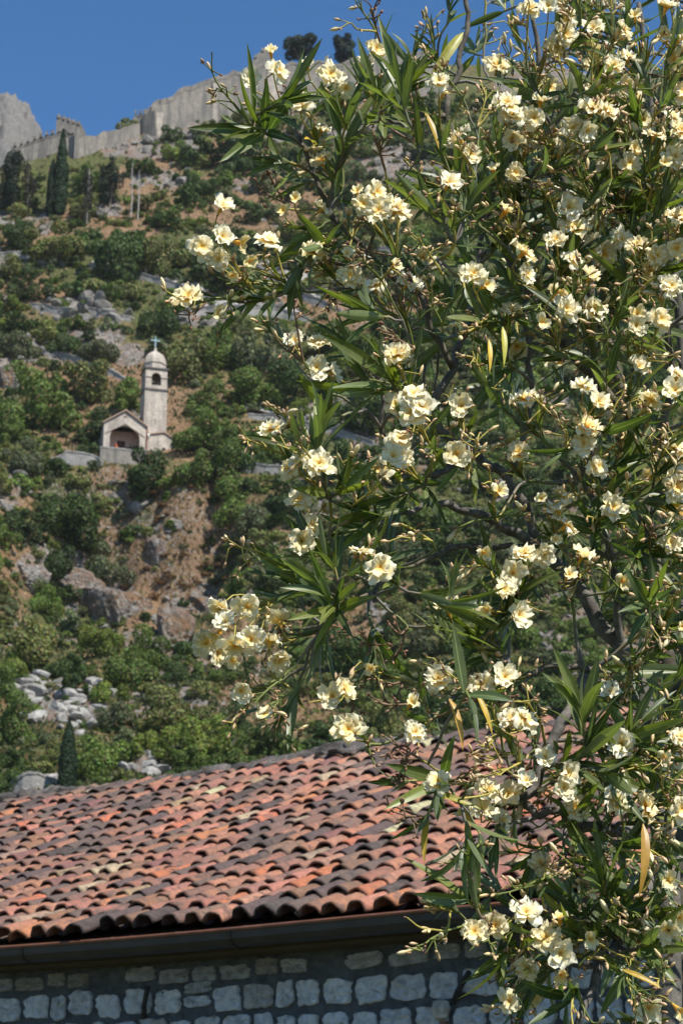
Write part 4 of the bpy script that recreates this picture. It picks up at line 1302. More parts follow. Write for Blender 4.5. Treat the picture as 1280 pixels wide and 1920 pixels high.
for i in range(len(sv) - 1):
    m.prism([eave_pt(sv[i], .05, -.15), eave_pt(sv[i], .05, -.215), eave_pt(sv[i], .10, -.235), eave_pt(sv[i], .36, -.24), eave_pt(sv[i], .36, -.06)], eave_pt(sv[i + 1], 0, 0) - eave_pt(sv[i], 0, 0), np.array((0.075, 0.058, 0.044)) * rt.uniform(.9, 1.1))
part(m, 'eave_board', M_PLAIN, house)
# wall with irregular limestone blocks set in wide mortar
WALL_N = 0.30
ZG = -O[2]                                                # house origin to ground
def wp(s, z, n=0.0): return O + E * s + N_IN * (WALL_N + n) + UP * z
m = MB()
m.box(wp(S0_ + .3, ZG - .1), E * (S1_ - S0_ - .6), N_IN * .5, UP * (-ZG + .1 - .16), (0.085, 0.088, 0.088))
wall = part(m, 'wall', M_MORTAR, house)
m = MB(); L2 = 2 * RL * math.cos(PITCH_R) - .6
for s in (S0_ + .3, S1_ - .8):
    m.prism([wp(s, ZG - .1, .501), wp(s, -.25, .501), O + E * s + SL * RL - UP * .25, wp(s, -.25, L2 - .5), wp(s, ZG - .1, L2 - .5)], E * .5, (0.3, 0.29, 0.27))
m.box(wp(S0_ + .3, ZG - .1, L2 - .49), E * (S1_ - S0_ - .6), N_IN * .5, UP * (-ZG + .1 - .25), (0.3, 0.29, 0.27))
part(m, 'outer_walls', M_MORTAR, house)
rs = np.random.default_rng(31)
def add_stone(s, z, w, h, proud=0.017, tint=None):
    k = 22
    a = np.arange(k) * 2 * math.pi / k + .09
    ex = rs.uniform(4.5, 9.0)
    rad = 1 / (np.abs(np.cos(a)) ** ex + np.abs(np.sin(a)) ** ex) ** (1 / ex)
    rad = rad * (1 + .05 * rs.normal(size=k)) * (1 - .12 * np.abs(vnoise(a * 1.9 + s * 7, a * 0 + z * 9)))
    X = rad * np.cos(a) * w / 2; Zz = rad * np.sin(a) * h / 2
    Zz = Zz + X * rs.normal() * .05
    c0 = wp(s, z)
    R = []
    for f, n in ((1.0, .01), (.985, -proud * .8), (.90, -proud), (.45, -proud * 1.1)):
        nn = n + (rs.normal(size=k) * .008 if f < 1 else 0)
        R.append(c0 + E * (X * f)[:, None] + UP * (Zz * f)[:, None] + N_IN * (np.zeros(k) + nn)[:, None])
    V = np.concatenate(R + [[c0 - N_IN * proud * 1.2]])
    Q = [[r * k + j, (r + 1) * k + j, (r + 1) * k + (j + 1) % k, r * k + (j + 1) % k] for r in range(3) for j in range(k)]
    T = [[3 * k + j, 4 * k, 3 * k + (j + 1) % k] for j in range(k)]
    base = np.array(tint if tint is not None else (0.62, 0.61, 0.60)) * rs.uniform(.85, 1.1)
    if rs.random() < .12: base = base * (.8, .76, .7)
    mm = MB(); mm.add(V, Q, T, base)
    part(mm, 'stone', M_STONE, wall)
nst = 0
z = -0.205
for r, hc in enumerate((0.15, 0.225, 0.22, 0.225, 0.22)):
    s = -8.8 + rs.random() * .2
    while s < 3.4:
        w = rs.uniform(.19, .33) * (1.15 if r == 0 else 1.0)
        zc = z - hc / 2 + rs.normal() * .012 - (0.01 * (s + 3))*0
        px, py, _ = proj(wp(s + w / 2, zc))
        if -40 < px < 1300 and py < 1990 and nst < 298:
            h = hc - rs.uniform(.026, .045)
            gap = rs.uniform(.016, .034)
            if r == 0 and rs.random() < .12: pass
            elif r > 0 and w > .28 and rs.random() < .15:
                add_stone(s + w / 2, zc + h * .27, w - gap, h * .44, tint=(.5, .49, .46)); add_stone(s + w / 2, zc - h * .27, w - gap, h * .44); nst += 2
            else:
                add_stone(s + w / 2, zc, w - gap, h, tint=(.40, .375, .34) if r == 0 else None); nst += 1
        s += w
    z -= hc
# two iron bars held by the wall
def wall_at(px, py, off=0.0):
    d = ray(px, py); q = wp(0, 0, off)
    t = np.dot(q - CAM, N_IN) / np.dot(d, N_IN)
    return CAM + d * t
for (x0, y0, x1, y1, lump) in ((277, 1852, 262, 1925, False), (879, 1824, 838, 1893, True)):
    a = wall_at(x1, y1); b = wall_at(x0, y0, -.13)
    m = MB(); m.tube([a + N_IN * .05, a * .5 + b * .5, b], .021, 8, (0.028, 0.026, 0.026)); bar = part(m, 'iron_bar', M_IRON, house)
    if lump:
        m = MB(); m.lathe([(0.005, -.075), (.05, -.06), (.07, 0), (.055, .05), (.005, .07)], 9, (0.5, 0.45, 0.38)); m.V = [v + a - N_IN * .03 - E * .03 for v in m.V]; part(m, 'mortar_lump', M_MORTAR, bar)
        m = MB(); m.box(a - N_IN * .05 - E * .03 - UP * .3, E * .05, N_IN * .04, UP * .22, (0.16, 0.075, 0.05)); part(m, 'rusty_strap', M_IRON, bar)
print('roof length', RL, 'tiles', len(tiles), 'stones', nst)

# ------------------------------------------------------------------ oleander in front
ro = np.random.default_rng(77)
OLE0 = np.array([0.72, 3.75, 0.0])
ole = empty('oleander_tree', OLE0, 'tall oleander with double cream yellow flowers and long narrow leaves before the house', 'oleander')
TOCAM = np.array([0, -1.0, -0.25])

# --- flower, leaf and bud shapes (metres, +Z faces out / +Y along)
def petal(m, az, R, wmax, lift, ruf, nu, nv, z0, rng, base_w=.25, curl=0.0, tv=(0, 1)):
    us = np.linspace(0.0, 1, nu); vs = np.linspace(-1, 1, nv)
    V, C = [], []
    ph = rng.random() * 6.28; tw = rng.normal() * .25; side = rng.normal() * .12
    for u in us:
        wid = wmax * (base_w + (1 - base_w) * math.sin(min(1, u * 1.12) * math.pi * .62) ** 1.1) * (1.0 if u < .8 else 1 - (u - .8) * 2.0)
        for v in vs:
            r = R * (u * (1 - .10 * v * v * u) + .05)
            x = r * math.cos(lift * (1 - .45 * u * (1 - curl)))
            z = z0 + R * u * math.sin(lift) * (1 - .35 * u) - curl * R * .5 * u * u
            y = v * wid + side * R * u
            z += ruf * R * u * u * (math.sin(v * 4.2 + ph) * .6 + math.sin(v * 7.5 + ph * 2) * .4) + tw * v * wid * u + .10 * wid * v * v
            if u > .7: jg = rng.normal(size=3) * R * .055; x += jg[0]; y += jg[1]; z += jg[2]
            V.append((x * math.cos(az) - y * math.sin(az), x * math.sin(az) + y * math.cos(az), z))
            t = tv[0] + (tv[1] - tv[0]) * u
            a, b, c = np.array((0.82, 0.42, 0.04)), np.array((0.90, 0.74, 0.27)), np.array((0.91, 0.865, 0.685))
            k = a + (b - a) * min(1, t / .3) if t < .3 else b + (c - b) * min(1, (t - .3) / .42)
            C.append(k)
    m.add(np.array(V), grid_faces(nu, nv), c=np.array(C))
def flower_geo(seed, kind):
    rng = np.random.default_rng(seed); m = MB()
    if kind == 'open':
        n1 = 6 if rng.random() < .5 else 5
        for i in range(n1): petal(m, 6.283 * i / n1 + rng.normal() * .12, .030 * rng.uniform(.85, 1.1), .0125, rng.uniform(.05, .45), .32, 6, 6, 0, rng)
        for i in range(6): petal(m, 6.283 * (i + .5) / 6 + rng.normal() * .25, .0225 * rng.uniform(.8, 1.12), .0095, rng.uniform(.55, .95), .34, 5, 5, .002, rng)
        for i in range(4): petal(m, 6.283 * i / 4 + rng.normal() * .4, .013 * rng.uniform(.8, 1.2), .0065, rng.uniform(1.05, 1.3), .3, 4, 3, .003, rng, tv=(0, .62))
    elif kind == 'cup':
        for i in range(6): petal(m, 6.283 * i / 6 + rng.normal() * .12, .030 * rng.uniform(.9, 1.1), .0135, rng.uniform(.75, 1.1), .22, 6, 5, 0, rng)
        for i in range(5): petal(m, 6.283 * (i + .5) / 5 + rng.normal() * .2, .022, .010, rng.uniform(1.0, 1.25), .26, 5, 4, .002, rng)
    elif kind == 'reflex':
        for i in range(5): petal(m, 6.283 * i / 5 + rng.normal() * .15, .029 * rng.uniform(.85, 1.1), .014, rng.uniform(-.15, .3), .24, 6, 5, 0, rng, curl=.3)
        for i in range(6): petal(m, 6.283 * (i + .5) / 6 + rng.normal() * .3, .020 * rng.uniform(.8, 1.15), .011, rng.uniform(.5, 1.0), .3, 5, 5, .002, rng)
    else:    # fading, half closed
        for i in range(5): petal(m, 6.283 * i / 5 + rng.normal() * .3, .021 * rng.uniform(.8, 1.2), .0085, rng.uniform(1.0, 1.45), .3, 5, 4, 0, rng, tv=(.05, .7))
    # throat tube and calyx behind the petals
    c1, c2 = np.array((.82, .50, .09)), np.array((.70, .55, .16))
    pr = [(.0055, .001), (.0038, -.008), (.0024, -.016), (.0028, -.0185), (.0016, -.023)]
    k = 6; a = np.arange(k) * 6.283 / k
    V = np.concatenate([np.stack([r * np.cos(a), r * np.sin(a), np.full(k, z)], 1) for r, z in pr])
    Q = [[i * k + j, (i + 1) * k + j, (i + 1) * k + (j + 1) % k, i * k + (j + 1) % k] for i in range(4) for j in range(k)]
    m.add(V, Q, c=np.concatenate([np.tile(c, (k, 1)) for c in (c1, c1, c2, (.33, .22, .10), (.22, .24, .07))]))
    return np.concatenate(m.V), np.concatenate(m.Q), np.concatenate(m.C)
FLK = ['open'] * 9 + ['cup'] * 3 + ['reflex'] * 3 + ['fade'] * 3
FLV = []
for i, k in enumerate(FLK):
    V, Q, c = flower_geo(500 + i, k)
    FLV.append((mk_mesh('flower', V, Q, {'tint': c}, True, [M_PETAL]), V, Q, c, None))
def leaf_geo(seed, L, Wd, arch, tint, twist=0.0):
    n = 8; V, md = [], []
    for i in range(n):
        u = i / (n - 1)
        w = Wd / 2 * (math.sin(math.pi * min(1, .04 + u * .96) ** .82) ** .8 if u < 1 else 0) * (1 if u > .05 else .3)
        y = L * u; z = arch * L * (u - 1.15 * u * u)
        a = twist * u
        for s in (-1, -.5, 0, .5, 1):
            x = s * w; zz = z + abs(s) * w * .30
            V.append((x * math.cos(a), y, zz + x * math.sin(a))); md.append(1.0 if s == 0 else (0.3 if abs(s) == .5 else 0.0))
    V = np.array(V)
    return V, grid_faces(n, 5), np.tile(np.array(tint), (len(V), 1)), np.array(md)
LFV = []
LT = [(.098, .128, .031), (.074, .106, .029), (.124, .152, .033), (.060, .090, .030), (.160, .184, .038)]
for i in range(20):
    rr_ = np.random.default_rng(900 + i)
    V, Q, c, md = leaf_geo(900 + i, rr_.uniform(.082, .128), rr_.uniform(.014, .0195), rr_.uniform(-.05, .42), np.array(LT[i % 5]) * rr_.uniform(.85, 1.15), rr_.normal() * .35)
    LFV.append((mk_mesh('leaf', V, Q, {'tint': c, 'mid': md}, True, [M_LEAF]), V, Q, c, md))
YLV = []
for i in range(4):
    V, Q, c, md = leaf_geo(950 + i, .135, .019, .25 + .2 * (i % 2), [(.52, .34, .04), (.50, .28, .05), (.40, .36, .06), (.45, .24, .07)][i], .4)
    YLV.append((mk_mesh('yellowed_leaf', V, Q, {'tint': c, 'mid': md * .5}, True, [M_LEAF]), V, Q, c, md))
def bud_geo(L, r, ca, cb):
    pr = [(.35, 0), (.55, .12), (.75, .3), (1, .55), (.8, .78), (.3, .96), (.02, 1.0)]
    k = 6; a = np.arange(k) * 6.283 / k
    V = np.concatenate([np.stack([r * q * np.cos(a + z * 2), np.full(k, L * z), r * q * np.sin(a + z * 2)], 1) for q, z in pr])
    Q = [[i * k + j, i * k + (j + 1) % k, (i + 1) * k + (j + 1) % k, (i + 1) * k + j] for i in range(6) for j in range(k)]
    c = np.concatenate([np.tile(np.array(ca) * (1 - min(1, z * 1.8)) + np.array(cb) * min(1, z * 1.8), (k, 1)) for q, z in pr])
    return V, np.array(Q), c
BDV = []
for L, r, ca, cb in ((.021, .0032, (.34, .22, .10), (.74, .58, .30)), (.017, .0030, (.30, .20, .10), (.72, .50, .28)), (.013, .0025, (.25, .19, .08), (.60, .42, .22)), (.010, .0021, (.22, .14, .07), (.45, .28, .16)), (.008, .0019, (.16, .08, .045), (.28, .15, .09)), (.025, .0042, (.42, .30, .10), (.80, .68, .40))):
    V, Q, c = bud_geo(L, r, ca, cb)
    BDV.append((mk_mesh('bud', V, Q, {'tint': c}, True, [M_BUD]), V, Q, c, None))
leaves, yleaves, flowers, buds = [], [], [], []

def frame(y, z):
    y = norm(y); z = norm(z - y * np.dot(y, z)); x = np.cross(y, z)
    M = np.eye(4); M[:3, 0] = x; M[:3, 1] = y; M[:3, 2] = z
    return M
def place(lst, v, p, y, z, s=1.0):
    M = frame(y, z); M[:3, :3] *= s; M[:3, 3] = p
    lst.append((v, M))

# --- woody skeleton (photo pixel x, y, distance, radius in mm)
LIMBS = [
 [(1290,3300,3.8,34),(1270,2500,3.7,30),(1255,1960,3.6,26),(1248,1600,3.6,22),(1235,1380,3.6,19),(1170,1230,3.6,16),(1115,1150,3.6,14),(1065,1080,3.58,13),(1010,1035,3.56,11),(960,995,3.54,9.5),(900,966,3.5,8),(850,948,3.48,7),(800,952,3.45,6),(752,960,3.42,5)],
 [(1010,1035,3.56,10),(985,950,3.54,10),(955,893,3.52,9),(900,860,3.5,9),(862,838,3.48,8.5),(825,812,3.46,8),(800,780,3.44,8),(818,740,3.44,7.5),(848,690,3.45,7),(868,620,3.46,6.5),(900,520,3.46,6),(905,420,3.44,5)],
 [(880,852,3.49,6.5),(845,872,3.46,6),(805,893,3.43,6),(778,906,3.4,5.5),(755,890,3.38,5),(738,868,3.36,5),(722,820,3.34,4.5),(712,740,3.32,4)],
 [(990,1026,3.56,6),(930,1022,3.53,5.5),(880,1026,3.5,5),(840,1030,3.47,5),(800,1045,3.44,4.5),(765,1062,3.4,4),(740,1075,3.36,4),(690,1110,3.3,3.8),(640,1150,3.24,3.6),(600,1185,3.2,3.4)],
 [(1300,3300,3.9,30),(1290,2200,3.8,26),(1280,1700,3.75,22),(1265,1400,3.72,19),(1255,1200,3.7,17),(1222,1040,3.68,16),(1196,900,3.66,14),(1180,780,3.64,12),(1135,620,3.62,11),(1085,460,3.6,9),(1040,300,3.58,7.5),(1010,150,3.56,6),(1000,20,3.54,4)],
 [(1180,780,3.64,10),(1100,690,3.6,9),(1030,610,3.58,8.5),(960,500,3.56,8),(905,390,3.54,7.5),(862,280,3.52,7),(832,215,3.5,6.5),(845,160,3.5,6),(868,100,3.5,5.5),(876,20,3.5,5),(870,-60,3.5,4)],
 [(1255,1200,3.7,13),(1300,1080,3.8,13),(1310,900,3.85,12),(1280,640,3.85,10),(1245,400,3.8,8),(1215,180,3.75,6.5),(1195,0,3.7,5)],
 [(1248,1600,3.6,13),(1190,1560,3.5,11),(1130,1548,3.42,9.5),(1095,1556,3.4,9),(1062,1545,3.38,8),(1045,1520,3.36,7),(1010,1530,3.35,6.5),(988,1500,3.34,8),(1012,1440,3.36,9),(1032,1400,3.38,9.5),(1065,1340,3.4,10),(1095,1285,3.42,10.5),(1110,1262,3.43,10.5)],
 [(1105,1258,3.42,6),(1075,1248,3.41,5.5),(1040,1250,3.40,5),(1000,1260,3.38,4.5),(965,1262,3.36,4)],
 [(1110,1350,3.50,5),(1050,1338,3.47,4.5),(1010,1322,3.45,4),(975,1290,3.43,4),(950,1250,3.4,3.5)],
 [(848,690,3.45,6),(815,620,3.42,6),(800,570,3.4,6),(775,540,3.38,6),(735,520,3.36,5.5),(690,470,3.33,5),(640,420,3.3,5),(600,360,3.27,4.8),(572,290,3.25,4.5),(556,220,3.24,4)],
 [(832,215,3.5,5),(800,225,3.47,4.5),(760,235,3.44,4),(720,225,3.4,3.5)],
 [(1270,1500,3.7,14),(1230,1640,3.55,12),(1180,1740,3.45,10),(1120,1830,3.38,8),(1080,1930,3.35,6)],
 [(1196,900,3.66,9),(1240,820,3.6,8),(1260,700,3.55,7),(1240,560,3.5,6),(1200,430,3.46,5),(1170,300,3.42,4)],
 [(955,893,3.52,6),(990,800,3.5,6),(1000,720,3.47,5.5),(985,640,3.45,5),(985,560,3.42,4.5)],
 [(1170,1230,3.6,8),(1150,1130,3.55,7.5),(1140,1040,3.5,7),(1120,950,3.46,6),(1085,900,3.42,5)],
]
skel = []          # attach points: (world pos, direction, generation, radius)
branch_objs = []
for li in LIMBS:
    pts = subdiv([(a, b, c, r) for a, b, c, r in li], 5)
    W3 = np.array([P(a, b, c) for a, b, c, _ in pts]); R3 = pts[:, 3] / 1000
    wob = np.stack([fbm(np.arange(len(W3)) * .35 + j * 9, np.zeros(len(W3)) + li[0][0] + j, 3) - .5 for j in range(3)], 1) * .022
    W3 = W3 + wob * np.clip(np.minimum(np.arange(len(W3)), 5) / 5, 0, 1)[:, None]
    bare = (np.array((0.16, 0.145, 0.125)) if li[-1][3] > 4 else np.array((0.14, 0.12, 0.09)))
    # node rings on the bark
    ring = 1 + .22 * (np.sin(np.arange(len(W3)) * 2.3) > .7)
    cc = bare[None] * (1 - .35 * (np.sin(np.arange(len(W3)) * 1.7) > .6))[:, None]
    m = MB(); m.tube(W3, R3 * (1 + .12 * (ring - 1)), 9, cc)
    m.build('branch', M_BARK, ole, True)
    dirs = np.gradient(W3, axis=0)
    for k in range(0, len(W3)):
        if pts[k, 1] < 2050: skel.append((W3[k], norm(dirs[k]), 0, R3[k]))

# --- flowers seen in the photograph (pixel x, y)
Z6 = [(125,185),(80,250),(15,330),(365,305),(380,355),(440,520),(480,580),(705,30),(775,25),(850,65),(835,130),(800,180),(940,110),(1055,115),(1215,30),(1100,60),(1200,130),(1075,215),(1050,320),(950,330),(1000,420),(1020,250),(1105,380),(640,430),(720,440),(745,385),(640,520),(1250,220),(1270,150),(1130,450),(1170,510),(1090,560),(1080,610),(1240,440),(1250,590),(915,490),(945,410),(815,580),(770,700),(650,650),(130,720),(80,765),(210,785),(400,690),(610,795),(850,780),(960,840),(805,900),(680,950),(985,950),(945,920),(1045,900),(20,955),(195,1000),(35,1035),(125,1070),(250,1060),(495,1030),(540,1070),(690,1030),(810,1100),(640,1165),(750,1210),(945,1165),(1235,1075),(1195,1195),(1110,1180),(1150,1010),(1270,820),(1110,920),(870,975),(1180,960),(930,1040),(1260,930),(1270,490),(1210,610),(570,640),(700,560),(60,720),(140,790),(620,390),(870,480),(990,600)]
Z5 = [(220,90),(190,155),(430,145),(665,140),(920,45),(910,105),(590,285),(750,310),(830,300),(810,350),(840,415),(800,465),(755,520),(1015,345),(900,530),(850,600),(530,510),(1230,475),(1055,620),(75,515),(145,570),(400,725),(550,730),(610,655),(660,750),(640,590),(115,945),(10,1030),(370,990),(610,985),(530,1010),(260,1080),(275,1190),(25,1180),(690,1140),(640,1140),(1005,1040),(1050,1230),(1270,1210),(1275,790),(1255,130),(960,190),(680,520)]
Z4 = [(465,190),(755,190),(700,230),(630,220),(675,320),(555,300),(610,280),(880,210),(920,275),(1070,80),(890,160),(820,110),(1155,275),(1220,110),(1275,70),(1275,280),(805,460),(755,630),(585,690),(655,670),(870,650),(825,710),(870,760),(875,830),(765,810),(970,715),(700,920),(1230,520),(1165,940),(1265,950),(1265,640),(1230,680),(1060,260)]
Z2 = [(1020,50),(1130,155),(1080,200),(1195,185),(1125,320),(1160,420),(1130,470),(830,720),(925,715),(850,780),(1050,775),(820,815),(880,860),(770,850),(810,885),(870,915),(1010,850),(1040,915),(900,1030),(990,1120),(1250,1055),(945,840)]
Z1 = [(1125,70),(1200,175),(1205,285),(830,460),(1060,470),(1105,425),(1205,465),(830,570),(895,590),(755,605),(820,650),(935,660),(870,710),(1005,585),(1175,625),(705,795),(822,855),(1105,960),(1195,965),(1180,1060),(1240,1080)]
Z0 = [(508,98),(522,132),(470,150),(576,122),(618,140),(640,165)]
ZM = [(745,667),(740,760),(775,740),(790,765),(770,775),(865,762),(735,830),(755,860),(1095,725),(1120,755),(1195,690),(985,750),(1220,750),(1090,800),(1100,830),(972,850),(1270,705),(1265,735),(1230,600),(1190,610),(1045,555),(1060,580),(1110,580),(955,580),(1015,605),(985,520),(900,535),(1120,460),(1255,540),(660,520)]
FL = [(640 + a / 2, b / 2) for a, b in Z6] + [(640 + a / 2, 780 + b / 2) for a, b in Z5] + [(560 + a / 1.778, 1360 + b / 1.778) for a, b in Z4] + [(a / 2, 780 + b / 2) for a, b in Z2] + [(a / 2, 160 + b / 2) for a, b in Z1] + Z0 + ZM
uniq = []
for f in FL:
    if all((f[0] - g[0]) ** 2 + (f[1] - g[1]) ** 2 > 20 ** 2 for g in uniq): uniq.append(f)
FL = uniq
# clusters of flowers that share one stalk
clus = []
for f in sorted(FL, key=lambda f: f[1]):
    c = min(clus, key=lambda c: math.hypot(np.mean([g[0] for g in c]) - f[0], np.mean([g[1] for g in c]) - f[1]), default=None)
    if c is not None and math.hypot(np.mean([g[0] for g in c]) - f[0], np.mean([g[1] for g in c]) - f[1]) < 62 and len(c) < 7: c.append(f)
    else: clus.append([f])
BUDC = [(432,180),(705,45),(690,25),(480,1030),(745,245),(712,285),(655,560),(700,500),(520,345),(620,520),(500,620),(560,640),(830,130),(780,545),(820,575),(650,455),(760,640),(805,470),(540,800),(570,850),(655,910),(705,995),(785,1000),(750,1180),(690,1210),(735,1280),(530,1310),(500,1290),(755,1320),(870,1290),(930,1280),(930,1390),(990,1330),(1000,1390),(775,1530),(745,1465),(770,1420),(830,1705),(815,1760),(870,1490),(940,1420),(960,1440),(1000,1450),(1035,1620),(1085,1650),(1150,1700),(1190,1600),(1240,1560),(1260,1480),(1210,1440),(1190,1260),(1180,1290),(1250,1110),(1225,1120),(1060,820),(1010,770),(1150,780),(1130,640),(1180,650),(1060,520),(1085,540),(1180,540),(960,440),(1130,440),(1100,410),(900,200),(990,50),(1060,40),(1090,30),(1150,20),(1130,25),(1180,10),(1265,20),(1280,60),(1060,130),(1110,120),(1020,300),(1080,250),(1120,230),(1150,160),(1190,180),(1210,210),(1240,250),(1140,300),(1180,330),(1220,370),(1260,330),(1090,340),(1040,370),(960,270),(880,300),(930,260),(1200,480),(1250,460),(1070,1890),(1180,1860),(1230,1820),(1140,1780),(980,1660),(890,1590)]

def spline(p0, d0, p1, d1, n):
    L = np.linalg.norm(p1 - p0)
    t = np.linspace(0, 1, n)[:, None]
    h00 = 2 * t**3 - 3 * t**2 + 1; h10 = t**3 - 2 * t**2 + t; h01 = -2 * t**3 + 3 * t**2; h11 = t**3 - t**2
    return h00 * p0 + h10 * d0 * L + h01 * p1 + h11 * d1 * L

CEN = P(1080, 900, 3.6)
def attach(p, maxgen=9):
    best, bc = None, 1e9
    for q, d, g, r in skel:
        v = p - q; L = np.linalg.norm(v)
        if L < .05: continue
        c = L - .06 * np.dot(v / L, d) + .03 * g
        # prefer sprouting from nearer the trunk and from below
        c += .25 * max(0, np.linalg.norm(q - CEN) - np.linalg.norm(p - CEN)) + .10 * max(0, (q[2] - p[2]))
        if c < bc: bc, best = c, (q, d, g, r)
    return best
def whorls(pts, n_wh, step, ang0, ang1, start=0.0, size=1.0, lst=None, droop=.15):
    """leaves in threes along the end of a shoot; pts from base to tip"""
    seg = np.linalg.norm(np.diff(pts, axis=0), axis=1); cum = np.concatenate([[0], np.cumsum(seg)]); T = cum[-1]
    a0 = ro.random() * 6.28
    for k in range(n_wh):
        s = T - start - k * step
        if s < .02: break
        p = np.array([np.interp(s, cum, pts[:, j]) for j in range(3)])
        t = norm(np.array([np.interp(min(s + .01, T), cum, pts[:, j]) for j in range(3)]) - np.array([np.interp(s - .01, cum, pts[:, j]) for j in range(3)]))
        ux = norm(np.cross(t, [0.3, .5, .8])); uy = np.cross(t, ux)
        f = k / max(1, n_wh - 1)
        for j in range(3):
            if ro.random() < .10 + .12 * f: continue
            a = a0 + k * 1.05 + j * 2.094 + ro.normal() * .2
            rdl = ux * math.cos(a) + uy * math.sin(a)
            g = ang0 + (ang1 - ang0) * f + ro.normal() * .14
            y = t * math.cos(g) + rdl * math.sin(g); z = t * math.sin(g) - rdl * math.cos(g)
            y = norm(y + np.array([0, 0, -1]) * droop * (0.3 + f) * ro.random()); 
            sz = size * ro.uniform(.75, 1.12) * (.72 if k == 0 else 1)
            if ro.random() < .004: place(yleaves, int(ro.integers(len(YLV))), p + rdl * .003, y + np.array([0, 0, -.5]), z, sz)
            else: place(leaves, int(ro.integers(len(LFV))), p + rdl * .003, y, z, sz)
GREEN = np.array((.15, .175, .04)); YG = np.array((.36, .30, .065)); BROWN = np.array((.17, .105, .06)); GREY = np.array((.15, .135, .115))
def shoot(p1, d1, leafy=5, r1=.0025, size=1.0, name='twig', lst_reg=True, ang=(.32, .92), step=.024, start=0.0):
    q, d, g, r = attach(p1)
    v = p1 - q; L = np.linalg.norm(v)
    d0 = norm(norm(v) * .8 + d * .45 + ro.normal(size=3) * .18)
    n = max(6, int(L / .025))
    pts = spline(q, d0, p1, norm(d1), n)
    pts[1:-1] += ro.normal(size=(n - 2, 3)) * .0022
    r0 = min(r * .8, .0022 + .011 * L + .0006)
    r0 = max(r0, r1 * 1.15)
    t = np.linspace(0, 1, n)
    tint = np.where(t[:, None] > .55, GREEN * (1 - .0) , GREY)
    mixw = np.clip((t - .25) / .5, 0, 1)[:, None]
    tint = GREY * (1 - mixw) + (GREEN if ro.random() < .6 else YG) * mixw
    m = MB(); m.tube(pts, r0 + (r1 - r0) * t, 6, tint, cap=False)
    m.build(name, M_STEM, ole, True)
    if lst_reg and L > .08:
        for k in range(2, n - 1, 2): skel.append((pts[k], norm(pts[k + 1] - pts[k - 1]), g + 1, r0 + (r1 - r0) * t[k]))
    if leafy: whorls(pts, leafy, step, ang[0], ang[1], start, size)
    return pts
def outward(p):
    v = p - CEN
    v[1] = min(v[1], 0) - .10
    v = norm(v) + np.array([0, -.15, .55])
    return norm(v)
def spray(base, t, nb, spread=.05, small=0.3, m=None, dry=False):
    """a forked stalk with flower buds"""
    tip = base + t * spread * 1.2 + ro.normal(size=3) * .006
    col = BROWN if dry else (YG if ro.random() < .6 else GREEN)
    ax = spline(base, norm(t), tip, norm(t + ro.normal(size=3) * .3), 6)
    m.tube(ax, np.linspace(.0023, .0014, 6), 5, col, cap=False)
    k = 0
    while k < nb:
        a = ax[int(ro.integers(2, 6))]
        dr = norm(t * .8 + ro.normal(size=3) * .65)
        e = a + dr * ro.uniform(.012, .034)
        bp = spline(a, norm(t + ro.normal(size=3) * .3), e, dr, 4)
        m.tube(bp, np.linspace(.0016, .0012, 4), 4, col * ro.uniform(.8, 1.2), cap=False)
        for j in range(int(ro.integers(1, 4))):
            if dry: v = 4 if ro.random() < .8 else 3
            else: v = int(ro.choice(6, p=[.16, .2, .22, .2, .15, .07])) if ro.random() > small else int(ro.choice([3, 4, 2]))
            y = norm(dr + ro.normal(size=3) * .45)
            place(buds, v, e - y * .001 + ro.normal(size=3) * .0012, y, norm(np.cross(y, [.3, .4, .9])), ro.uniform(.85, 1.2))
            k += 1
DEP = lambda px, py: 3.22 + .12 * (float(fbm(np.array(px / 90.0), np.array(py / 90.0), 2)) - .5) * 2 + (0.05 if px > 900 else -.05)
order_c = []
for c in clus:
    mx, my = np.mean([f[0] for f in c]), np.mean([f[1] for f in c])
    order_c.append((c, mx, my, P(mx, my, DEP(mx, my))))
order_c.sort(key=lambda a: np.linalg.norm(a[3] - CEN))
DROOP = lambda px, py: (px < 640 and (py > 1080)) or (px < 470 and py > 500) or (px > 830 and py > 1620 and ro.random() < .6)
